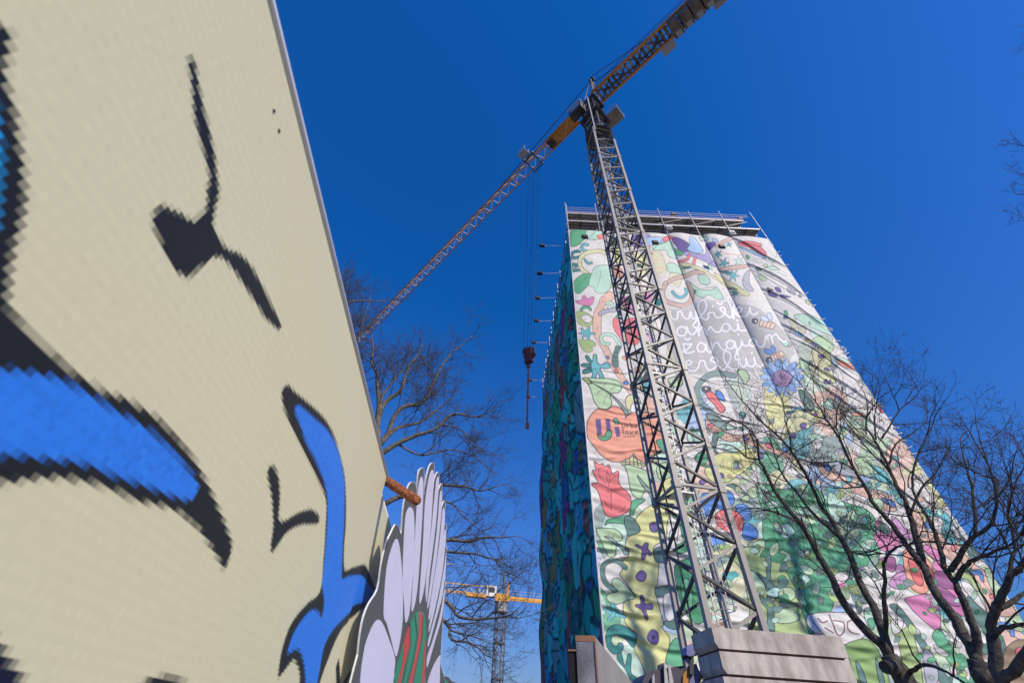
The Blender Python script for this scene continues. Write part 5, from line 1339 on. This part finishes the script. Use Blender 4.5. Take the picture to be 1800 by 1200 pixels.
# --- flower cut-out: dark printed plate with white edge, lavender petals and striped middle
fl0 = onB(640, 1100, .03); fdir = np.array([math.cos(R(84)), math.sin(R(84)), 0]); fn = np.array([fdir[1], -fdir[0], 0])   # faces right / camera
def onF(x, y, o=0): return on_plane(x, y, fl0 + fn * o, fn)
flower = thing('flower_cutout', 'cut-out flower board with fanned lavender petals and a red and green striped middle', 'sign', tuple(fl0 - np.array([0, 0, fl0[2]])))
C6 = (620, 800, 6); C4 = (600, 780, 2.857)
outl = np.r_[pts('625,1230 630,1150 637,1095 648,1062 664,1035 671,990 679,955'), pts('400,830 440,745 460,725 485,745 500,790 506,822 518,790 535,560 565,400 600,300 640,278 668,310 676,420 684,290 700,165 738,130 755,165 758,425 778,240 808,115 845,76 862,115 853,355 866,240 898,172 913,205 906,375 925,312 946,302 940,440 940,560 958,490 978,490 972,620 968,740 975,715 988,730 985,850 985,980 990,965 998,985', C6), pts('525,560 522,640 522,700 512,880 503,1000 499,1100 497,1270', C4)]
def cut(poly_pts, o0, o1, name, m_, root, sm=True):
    P = curve(np.asarray(poly_pts, float), True, 3) if sm else np.asarray(poly_pts, float)
    b = MB(); w = [onF(x, y, o0) for x, y in P]; b.prism(w[::-1], fn * (o1 - o0))
    me_ = b.mesh(name, m_); return pin(link(name, me_), root)
FI = dict(dark=mat('flower_outline_print', (.075, .08, .095), .35, var=.1), lav=mat('lavender_petal_print', tuple(lin((204, 203, 230))), .35, var=.03), green=mat('green_stripe_print', (.01, .25, .15), .35, var=.08), red=mat('red_stripe_print', (.50, .06, .06), .35, var=.08))
cut(outl, 0, -.0055, 'backing_board', M['white'], flower)
ctr = outl.mean(0)
shr = []
for i in range(len(outl)):                       # the print stops a hair short of the cut edge
    t = outl[(i + 1) % len(outl)] - outl[i - 1]; n_ = np.array([-t[1], t[0]]) / (np.linalg.norm(t) + 1e-9); shr.append(outl[i] + n_ * .35)
cut(shr, .0006, .0001, 'outline_print', FI['dark'], flower)
PET = ['105,1240 110,1060 140,950 175,885 205,895 240,980 270,1075 265,1150 262,1240', '212,850 225,640 250,530 275,475 292,510 305,640 310,800 305,920 285,1040 272,1062 250,980 228,900', '310,560 320,380 335,325 350,318 364,345 368,450 364,600 356,700 342,850 322,895 315,800 308,700', '372,420 385,230 400,165 412,190 410,300 400,480 385,700 368,810 352,830 362,640', '410,500 420,300 440,170 455,130 464,150 460,260 445,480 420,700 400,790 392,770', '425,690 455,400 475,200 486,165 489,200 475,400 445,640 432,770 426,790', '434,790 478,450 494,260 504,240 504,330 480,560 450,760 438,815', '442,835 490,520 508,340 518,330 517,420 490,640 460,810 442,880', '442,905 478,720 512,470 523,430 523,500 505,660 470,830 442,940', '437,985 478,830 512,650 525,555 525,620 508,760 478,870 440,1010', '432,1065 460,985 498,850 516,735 517,765 505,870 470,990 432,1120', '428,1240 455,1130 494,1060 496,1090 488,1240']
for k in PET: cut(pts(k, C4), .0012, .0007, 'petal', FI['lav'], flower)
cut(pts('262,1240 300,1040 340,915 368,855 398,838 418,862 426,950 424,1050 420,1150 412,1240', C4), .0012, .0007, 'middle', FI['green'], flower)
for k in ('316,985 344,908 346,990 334,1060 312,1130 290,1240 272,1240 304,1110', '390,858 399,842 407,862 404,950 386,1080 348,1240 328,1240 368,1085 388,960', '420,1000 424,1012 416,1240 400,1240'):
    o = cut(pts(k, C4), .0019, .0013, 'stripe', FI['red'], flower); 
for k in ('345,895 348,1000 300,1240', '372,860 384,960 362,1090 322,1240', '410,860 408,960 380,1100 352,1240'):
    q = pts(k, C4); b = MB()
    for i in range(len(q) - 1):
        d = q[i + 1] - q[i]; n_ = np.array([-d[1], d[0]]) / np.linalg.norm(d) * .8
        b.prism([onF(*(q[i] + n_), .0026), onF(*(q[i + 1] + n_), .0026), onF(*(q[i + 1] - n_), .0026), onF(*(q[i] - n_), .0026)], fn * -.0006)
    pin(b.build('stripe_outline', FI['dark']), flower)
b = MB(); c = onF(700, 1195, -.03); b.box((c[0], c[1], c[2] / 2), (.04, .04, c[2])); pin(b.build('post', M['plank']), flower)
# small green tip of another cut-out low behind it
gq = at_r(785, 1196, 2.6); leaf = thing('leaf_cutout', 'dark edged green cut-out tip peeking up right of the flower board', 'sign', (gq[0], gq[1], 0))
gpl = [at_Y(x, y, gq[1]) for x, y in ((772, 1215), (773, 1193), (779, 1187), (788, 1189), (794, 1196), (806, 1202), (812, 1230), (772, 1230))]
b = MB(); b.prism(gpl, (0, .01, 0)); pin(b.build('backing_board', FI['dark']), leaf)
gpl = [at_Y(x, y, gq[1] - .001) for x, y in ((775, 1215), (776, 1197), (781, 1194), (787, 1196), (790, 1203), (790, 1228), (775, 1228))]
b = MB(); b.prism(gpl, (0, .0008, 0)); pin(b.build('leaf_print', FI['green']), leaf)
b = MB(); b.box((gq[0] + .02, gq[1] + .03, gq[2] / 2), (.04, .04, gq[2])); pin(b.build('post', M['plank']), leaf)

# --- rusty reinforcing bar sticking out over the board edge
ra, rb_ = at_r(655, 829, 1.42), at_r(735.5, 881, 1.27)
N = 64; path = ra[None] + np.linspace(0, 1, N)[:, None] * (rb_ - ra)[None]
rad = np.where(np.arange(N) % 4 < 2, .0150, .0128) * (1 + RNG.normal(0, .025, N)); rad[-1] *= .8
b = MB(); b.tube(path, rad, 12)
o = b.build('reinforcing_bar', M['rust'], None, True); tag(o, 'short rusty ribbed steel bar poking out over the hoarding edge', 'rebar')

# ---------------------------------------------------------------- steel wall end and site machine at the bottom edge
sp_ = at_r(1012, 1116, 5.4); sr = at_r(1045, 1116, 5.4); zt_ = sp_[2]
steelw = thing('steel_panel_wall', 'weathered grey steel panel with a rusty top edge before the tower corner', 'panel', (sp_[0], sp_[1], 0))
dv_ = np.array([math.sin(R(19.5)), math.cos(R(19.5)), 0]); fw = (sr - sp_); fw[2] = 0; wv = np.linalg.norm(fw); fx = fw / wv
def sbox(a, bb, z0, z1, name, m_, u0_=0., u1_=1.):
    b = MB(); p = sp_ + fx * wv * u0_; q = sp_ + fx * wv * u1_; P = [p + dv_ * a, q + dv_ * a, q + dv_ * bb, p + dv_ * bb]
    b.prism([(x[0], x[1], z0) for x in P], (0, 0, z1 - z0)); return pin(b.build(name, m_), steelw)
sbox(0, .05, 0, zt_ - .05, 'front_plate', M['steel'])
sbox(-.004, .055, zt_ - .05, zt_ + .002, 'rusty_cap', M['rustcap'], -.02, 1.02)
sbox(.05, 4.2, 0, zt_, 'side_plate', M['steelb'], .80, 1.0)
b = MB(); e_ = sp_ + fx * wv * 1.005 + dv_ * -.006; b.bar((e_[0], e_[1], 0), (e_[0], e_[1], zt_ - .05), .014); pin(b.build('edge_strip', M['rustcap']), steelw)
sbox(.02, 4.0, 0, zt_ - .13, 'recess_shade', M['black'], -.42, -.02)  # solid block, its black stands for the shade inside the channel
sbox(.005, .03, zt_ - .135, zt_ - .12, 'recess_edge', M['rustcap'], -.45, 0)
for k, (a, h) in enumerate(((1.3, .55), (2.4, .8))):
    b = MB(); c = sp_ + fx * wv * 1.03 + dv_ * a; b.bar((c[0], c[1], 0), (c[0], c[1], zt_ - .05), .05); pin(b.build('stiffener', M['steelb']), steelw)
YM = 16.2
def mp(x, y, Y=YM): return at_Y(x, y, Y)
mc = mp(1170, 1190); mach = thing('site_machine', 'dark purple-grey site machine with pale fins at the crane foot', 'machine', (mc[0], mc[1], 0))
b = MB(); P = [mp(x, y) for x, y in ((1120, 1330), (1129, 1200), (1132, 1190), (1137, 1183), (1146, 1178), (1160, 1174), (1203, 1169), (1206, 1330))]; b.prism(P, (0, 1.6, 0)); pin(b.build('body', M['machine']), mach)
b = MB(); P = [mp(x, y, YM - .02) for x, y in ((1160, 1176), (1161, 1166), (1168, 1164), (1169, 1176))]; b.prism(P, (0, .3, 0)); pin(b.build('exhaust', M['machine']), mach)
for k in (((1170, 1230), (1167, 1166), (1170, 1163), (1180, 1230)), ((1180, 1230), (1174, 1168), (1178, 1167), (1190, 1230)), ((1146, 1230), (1147, 1188), (1150, 1183), (1153, 1230))):
    b = MB(); b.prism([mp(x, y, YM - .12) for x, y in k], (0, .05, 0)); pin(b.build('fin', M['galv']), mach)
b = MB(); b.prism([mp(x, y, YM - .06) for x, y in ((1199, 1230), (1201, 1185), (1211, 1168), (1211, 1190), (1206, 1230))], (0, .05, 0)); pin(b.build('door', M['orange']), mach)
b = MB(); b.prism([mp(x, y, YM - .03) for x, y in ((1212, 1230), (1212, 1172), (1224, 1165), (1230, 1180), (1222, 1230))], (0, .5, 0)); pin(b.build('side_panel', M['bluegrey']), mach)
b = MB(); b.prism([mp(x, y, YM - .3) for x, y in ((1207, 1150), (1207, 1136), (1216, 1130), (1224, 1138), (1222, 1149), (1214, 1153))], (0, .4, 0)); pin(b.build('winch', M['bluegrey']), mach)
b = MB(); b.bar(mp(1215, 1150, YM - .1), mp(1215, 1185, YM - .1), .12); b.bar(mp(1200, 1156, YM - .1), mp(1240, 1142, YM - .1), .1); pin(b.build('winch_bracket', M['dark']), mach)

# ---------------------------------------------------------------- bare trees
def grow(B, p, d, L, r, lvl, rr, up, dens, spread):
    n = 5 if lvl < 2 else 4; P = [np.array(p)]; d = d / np.linalg.norm(d); D = [d]
    for i in range(n):
        d = d + rr.normal(0, .20, 3) + np.array([0, 0, up * .12]); d /= np.linalg.norm(d); P.append(P[-1] + d * L / n); D.append(d)
    rad = r * np.linspace(1, .45 if lvl < 2 else .35, n + 1)
    B[min(lvl, 2)].tube(P, rad, 5 if lvl == 0 else (4 if lvl == 1 else 3), cap=False)
    if lvl >= 3: return
    k = int(round(L * dens[lvl])) + 1
    for j in range(k):
        t = rr.uniform(.22, 1.0); i = min(int(t * n), n - 1); q = P[i] + (P[i + 1] - P[i]) * (t * n - i)
        ax = np.cross(D[i], rr.normal(0, 1, 3)); ax /= np.linalg.norm(ax) + 1e-9
        an = rr.uniform(.45, 1.0) * spread; nd = D[i] * math.cos(an) + ax * math.sin(an)
        grow(B, q, nd, L * rr.uniform(.42, .68), max(r * .52, .0035), lvl + 1, rr, up, dens, spread)
    grow(B, P[-1], D[-1], L * .5, max(r * .42, .0035), lvl + 1, rr, up, dens, spread)
def tree(label, base, trunks, limbs, seed, up=.5, dens=(1.8, 4.0, 6.5), L0=(.75, 1.3), step=.44, twig=M['twig'], r0=.016, start=.25, spread=1.0, group='bare trees', bark=M['bark'], th=.82):
    """trunks / limbs: lists of (world points, r start, r end)"""
    rr = np.random.default_rng(seed); t = thing('bare_tree', label, 'tree', tuple(base), 0, group)
    for P, ra_, rb2 in trunks:
        P = curve(np.asarray(P, float), False, 3); b = MB(); rd = th * np.linspace(ra_, rb2, len(P)) * (1 + rr.normal(0, .015, len(P))); b.tube(P, rd, 10); pin(b.build('trunk', bark, None, True), t)
    B = [MB(), MB(), MB()]
    for P, ra_, rb2 in limbs:
        P = curve(np.asarray(P, float), False, 3); P[1:-1] += rr.normal(0, .006, P[1:-1].shape); rd = th * np.linspace(ra_, rb2, len(P)); b = MB(); b.tube(P, rd, 7); pin(b.build('limb', bark, None, True), t)
        seg = np.linalg.norm(np.diff(P, axis=0), axis=1); cs = np.r_[0, np.cumsum(seg)]; tot = cs[-1]; s_ = tot * start
        while s_ < tot:
            i = min(np.searchsorted(cs, s_) - 1, len(P) - 2); i = max(i, 0); f = (s_ - cs[i]) / max(seg[i], 1e-6); q = P[i] + (P[i + 1] - P[i]) * f
            dd = P[i + 1] - P[i]; dd /= np.linalg.norm(dd) + 1e-9; ax = np.cross(dd, rr.normal(0, 1, 3)); ax /= np.linalg.norm(ax) + 1e-9; an = rr.uniform(.5, 1.05) * spread
            fr_ = s_ / tot; rloc = ra_ + (rb2 - ra_) * fr_
            grow(B, q, dd * math.cos(an) + ax * math.sin(an) + np.array([0, 0, .15 * up]), rr.uniform(*L0) * (1.15 - .45 * fr_), min(r0, rloc * .7), 0, rr, up, dens, spread)
            s_ += step * rr.uniform(.5, 1.4)
        dd = P[-1] - P[-2]; grow(B, P[-1], dd, L0[0] * .9, max(rb2 * .9, .006), 0, rr, up, dens, spread)
    for nm, mb, kd_ in (('branch', B[0], 'stuff'), ('twig', B[1], 'stuff'), ('crown', B[2], 'stuff')):
        if mb.f: o = pin(mb.build(nm, twig, None, True), t); o['kind'] = kd_
    return t
def wl(txt, r, dr=0.0, crop=(0, 0, 1), bow=.0, seed=0):   # limb traced in the photo, set at distance r, drifting by dr along its length
    q = pts(txt, crop); n = len(q); k = np.linspace(0, 1, n)
    return [at_r(x, y, r + dr * a + bow * math.sin(3.1 * a)) for (x, y), a in zip(q, k)]
def down(p, lean=(0, 0)): return [np.array([p[0] + lean[0], p[1] + lean[1], -.1]), np.array([p[0] + lean[0] * .4, p[1] + lean[1] * .4, p[2] * .55])]
E_ = (1420, 1020, 6.67); F_ = (1520, 880, 8); G_ = (1600, 1000, 6); H_ = (1250, 600, 4)
RA = 11.5
pa = at_r(1590, 1195, RA)
TA = [(down(pa, (.1, .05)) + wl('1590,1195 1575,1172 1562,1152', RA), .235, .165)]
LA = [(wl('1564,1155 1549,1131 1525,1110 1498,1080 1477,1047 1461,1011 1439,977 1425,948 1405,915 1390,900 1362,862 1345,825 1335,807 1331,775 1320,757 1295,740 1262,727', RA, -.9, bow=-.25), .105, .016),
      (wl('1563,1145 1555,1117 1544,1087 1531,1057 1513,1027 1500,990 1490,967 1475,939 1461,912 1447,895 1432,865 1420,840 1402,810 1387,787 1362,760 1337,740 1317,717 1300,700 1282,675', RA + .05, 1.2, bow=.3), .10, .014),
      (wl('1473,941 1455,925 1425,898 1405,870 1380,840 1367,815 1357,780 1352,752', RA + .55, .5), .055, .012),
      (wl('1557,1120 1556,1080 1553,1050 1555,1020 1554,992 1560,975 1576,961 1592,957 1640,950 1690,958', RA - .05, -.6, bow=-.3), .052, .012),
      (wl('1600,1182 1612,1172 1626,1167 1650,1174 1675,1187 1705,1204 1730,1225', RA - .1, -1.0), .045, .012),
      (wl('1390,790 1390,770 1380,740 1377,707 1367,690', RA + 1.1, .3), .028, .008),
      (wl('1335,807 1312,803 1292,785 1270,780 1252,787', RA - .8, -.4), .028, .008),
      (wl('1425,948 1398,915 1360,900 1335,893 1310,895 1290,908', RA - .4, -.6), .032, .008),
      (wl('1490,967 1520,975 1545,972 1560,974', RA + .4, -.3), .026, .012)]
ta = tree('bare tree with a forked trunk just right of the concrete ballast blocks', (pa[0], pa[1], 0), TA, LA, 11, r0=.015)
b = MB(); q0 = at_r(1572, 1172, RA - .15); q1 = at_r(1556, 1172, RA - .45); b.tube([q0, q1], [.12, .095], 10); pin(b.build('cut_stub', M['bark'], None, True), ta)
b = MB(); d_ = (q1 - q0) / np.linalg.norm(q1 - q0); b.tube([q1 - d_ * .01, q1 + d_ * .012], .093, 10); pin(b.build('cut_face', M['twig']), ta)
for x, y, rr_ in ((1437, 961, .035), (1442, 979, .035), (1558, 1168, .05), (1573, 1178, .045)):
    q = at_r(x, y, RA - .32); b = MB(); b.tube([q + np.array([0, .12, 0]), q], rr_, 8); pin(b.build('pruned_stub', M['cutwood']), ta)
RB_ = 10.6
pb = at_r(1735, 1200, RB_)
TB = [(down(pb, (.15, .1)) + wl('1735,1200 1724,1180 1717,1160', RB_), .20, .14)]
LB = [(wl('1718,1165 1708,1137 1693,1113 1675,1083 1655,1055 1638,1030 1626,1000 1610,979 1597,961 1582,942 1570,924 1551,902 1532,880 1525,862 1502,825 1485,790 1470,760 1452,737 1442,717 1425,695 1405,672', RB_, 1.6, bow=.2), .105, .012),
      (wl('1626,1000 1620,986 1617,967 1612,949 1605,921 1595,896 1592,880 1583,865 1572,845 1560,815 1545,785 1530,762 1522,747 1525,717 1522,697', RB_ + .8, 1.0), .085, .012),
      (wl('1717,1160 1717,1127 1713,1103 1703,1080 1690,1047 1678,1022 1661,1001 1657,980 1650,955 1639,927 1625,899 1612,880 1604,850 1608,815 1622,780 1640,745', RB_ + .05, .6, bow=-.3), .082, .012),
      (wl('1670,1003 1686,979 1697,960 1707,947 1720,938 1742,921 1752,890 1748,850 1738,820 1722,790', RB_, -.5), .055, .012),
      (wl('1683,1018 1695,996 1707,987 1722,978 1750,968 1783,952 1805,930', RB_, -.7), .048, .014),
      (wl('1716,942 1713,893 1709,860 1702,830 1693,800 1688,775', RB_ - .2, .3), .036, .009),
      (wl('1500,825 1480,812 1452,812 1425,812 1410,808', RB_ + 1.4, .3), .026, .007), (wl('1520,855 1495,857 1465,857 1440,855', RB_ + 1.3, .2), .024, .007),
      (wl('1450,736 1420,725 1402,710 1385,697', RB_ + 1.5, .3), .022, .007), (wl('1470,750 1472,722 1480,695 1482,668', RB_ + 1.5, .3), .022, .007),
      (wl('1562,817 1575,780 1605,760 1628,742', RB_ + 1.6, .4), .028, .008), (wl('1550,770 1565,747 1582,720 1605,700 1626,672', RB_ + 1.7, .5), .028, .008),
      (wl('1540,772 1537,740 1542,705 1548,680', RB_ + 1.7, .2), .022, .007), (wl('1562,825 1532,795 1495,752 1480,732', RB_ + 1.6, .2), .026, .007),
      (wl('1600,905 1618,860 1645,830 1668,790 1672,770', RB_ + 1.0, .3), .03, .008)]
tb_ = tree('bare tree with two long leaning stems left of the corner tree', (pb[0], pb[1], 0), TB, LB, 23, r0=.014)
RC_ = 9.6
pc_ = at_r(1761, 1200, RC_)
TC = [(down(pc_, (.1, 0)) + wl('1761,1200 1751,1155 1745,1117', RC_), .10, .085)]
LC = [(wl('1745,1117 1743,1093 1753,1063 1767,1033 1778,1010 1792,998 1806,978 1830,940', RC_, -.4), .075, .025), (wl('1748,1112 1763,1103 1800,1095 1850,1085', RC_, -.5), .05, .015), (wl('1755,1070 1780,1057 1803,1042 1850,1020', RC_, .4), .05, .015), (wl('1768,1030 1776,1000 1782,965 1780,930 1772,895 1780,860 1795,830', RC_, .3), .035, .009), (wl('1745,1100 1738,1060 1722,1040 1710,1010 1698,1003', RC_, -.3), .022, .007)]
tree('thin dark bare tree at the lower right with limbs running out rightwards', (pc_[0], pc_[1], 0), TC, LC, 37, r0=.013, step=.36)
RD_ = 9.0
pd = at_r(1768, 1215, RD_)
TD = [(down(pd, (.05, 0)) + wl('1768,1215 1783,1180 1800,1155 1840,1100', RD_, -.5), .085, .06)]
tree('leaning bare stem in the lowest right corner', (pd[0], pd[1], 0), TD, [(wl('1840,1100 1880,1020 1900,930 1890,850', RD_ - .5), .06, .02)], 41, r0=.012)
# tall tree beyond the right edge: only its twigs reach into the sky, its shadow lies on the cover
def cover_pt(x, y): return at_Y(x, y, YF)
def back(x, y, t): p = cover_pt(x, y); return p + np.array(SUNV) * t
sh = [back(1143, 1195, 30.5), back(1138, 1160, 31), back(1128, 1128, 31.5), back(1112, 1096, 32), back(1104, 1060, 33), back(1106, 1018, 34.5), back(1116, 970, 36.5)]
tbase = sh[0] + np.array([1.2, -.5, 0])
TE = [([np.array([tbase[0], tbase[1], -.2]), np.array([tbase[0] - .2, tbase[1] + .1, 5.0]), np.array([sh[0][0] + .5, sh[0][1] - .2, sh[0][2] - 4])] + sh[:4], .48, .15)]
LE = [(sh[3:], .13, .05), ([sh[3], back(1135, 1055, 33), back(1150, 1010, 35), back(1160, 960, 37)], .07, .02), ([sh[1], back(1165, 1090, 32), back(1185, 1040, 34), back(1200, 990, 36)], .07, .02)]
tree('tall bare tree well outside the right edge that shades the left of the cover', (tbase[0], tbase[1], 0), TE, LE, 53, r0=.022, L0=(.7, 1.2), step=.3, dens=(2.2, 4, 5), th=1.0)
RG_ = 12.5
gp = at_r(2050, 420, RG_); gb = (gp[0] + .3, gp[1] - .2)
TG = [([np.array([gb[0], gb[1], -.2]), np.array([gb[0], gb[1], gp[2] * .5]), np.array([gb[0] - .1, gb[1], gp[2] * .75])], .3, .17)]
LG = [([TG[0][0][-1], gp * .7 + TG[0][0][-1] * .3, gp, at_r(1960, 330, RG_)], .16, .05)]
for c_ in ('1960,330 1900,300 1850,275 1815,262 1790,255', '1960,330 1900,325 1850,318 1812,307 1790,305', '1990,360 1920,362 1850,350 1812,343 1790,342', '2010,385 1920,395 1850,388 1822,386 1800,384'):
    LG.append((wl(c_, RG_, -.3), .035, .007))
tree('bare tree outside the right edge whose twig tips show against the upper right sky', (gb[0], gb[1], 0), TG, LG, 61, r0=.010, L0=(.3, .55), step=.30, dens=(3, 6, 8), start=.5)
sh2 = [back(1440, 1130, 24), back(1428, 1090, 24.5), back(1412, 1040, 25.2), back(1396, 985, 26), back(1384, 930, 27), back(1376, 890, 28)]
sh3 = [back(1408, 1100, 24), back(1404, 1050, 25), back(1402, 990, 26), back(1408, 930, 27)]
tb2 = sh2[0] + np.array([1.0, -.4, 0])
TE2 = [([np.array([tb2[0], tb2[1], -.2]), np.array([tb2[0], tb2[1], 6]), np.array([tb2[0] - .3, tb2[1], sh2[0][2] - 3]), sh2[0], sh2[1]], .45, .17)]
LE2 = [(sh2[1:], .15, .04), ([sh2[0]] + sh3, .13, .04), ([sh2[2], back(1450, 1020, 25.5), back(1480, 980, 26), back(1500, 930, 27)], .06, .02), ([sh2[1], back(1360, 1050, 26), back(1330, 1000, 27.5), back(1322, 950, 29)], .06, .02)]
tree('tall bare tree outside the right edge that shades the middle of the cover', (tb2[0], tb2[1], 0), TE2, LE2, 59, r0=.022, L0=(.8, 1.4), step=.35, dens=(2.2, 4, 5), th=1.0)
# tree behind the hoarding
RF_ = 17.5
pf_ = at_r(650, 900, RF_); 
J_ = (580, 450, 3.43); K_ = (780, 980, 5.45)
TF = [([np.array([pf_[0] - .3, pf_[1], -.2]), at_r(640, 1080, RF_), at_r(650, 900, RF_), at_r(659, 800, RF_), at_r(661, 755, RF_)], .42, .2)]
LF = [(wl('661,758 667,712 664,672 662,654 653,636 656,613 653,588', RF_, .3), .15, .02), (wl('662,745 676,707 702,689 711,666 720,642 734,625 742,605', RF_, .8), .13, .02), (wl('667,712 676,689 697,663 708,645 705,618', RF_, -.6), .07, .015),
      (wl('660,790 682,762 691,736 708,715 743,707 758,680 770,654 790,625 813,605 831,590', RF_, -1.2), .13, .016), (wl('668,782 697,753 737,742 767,721 796,698', RF_ - .2, .9), .10, .016), (wl('655,815 667,800 697,780 732,765 767,753 796,727 842,733 872,712', RF_, -1.6), .14, .014), (wl('778,747 807,753 831,774 848,797', RF_ - 1.3, -.4), .04, .01),
      (wl('650,860 630,700 605,600 606,537 638,529 665,529 692,527', RF_ + .6, 1.0), .13, .014), (wl('618,650 612,560 604,520 606,490', RF_ + 1.0, .3), .06, .014), (wl('625,690 622,620 640,560 652,520', RF_ + .9, -.4), .05, .014),
      (wl('652,900 690,878 740,860 778,852 817,855 845,862 880,853', RF_, -1.2), .12, .014), (wl('700,874 745,872 784,881 799,888 813,906 827,918', RF_ - .5, -.6), .06, .012), (wl('650,960 700,950 785,948 824,951 852,944 880,944 908,942', RF_, -1.0), .10, .014), (wl('740,952 789,969 831,972 859,979 887,990', RF_ - .5, -.6), .06, .012),
      (wl('645,1020 700,1030 750,1035 780,1053 795,1068 807,1083 840,1088 879,1084 899,1079 914,1066', RF_, -2.0), .10, .010), (wl('740,1040 780,1088 789,1099 793,1123 822,1128 840,1138 853,1150 870,1158', RF_ - 1.0, -1.0), .05, .010), (wl('789,1097 813,1094 839,1096 850,1102', RF_ - 1.4, -.3), .025, .008), (wl('793,1108 826,1116 861,1129', RF_ - 1.5, -.3), .024, .008),
      (wl('700,780 740,800 790,790 830,800 850,815', RF_ - .4, .8), .05, .012)]
tree('big bare tree with fine spreading twigs behind the hoarding', (pf_[0] - .3, pf_[1], 0), TF, LF, 71, r0=.022, L0=(1.0, 1.9), step=.42, dens=(2.1, 4.2, 6.5), twig=M['twigb'], up=.35, bark=M['barkb'], th=1.0)
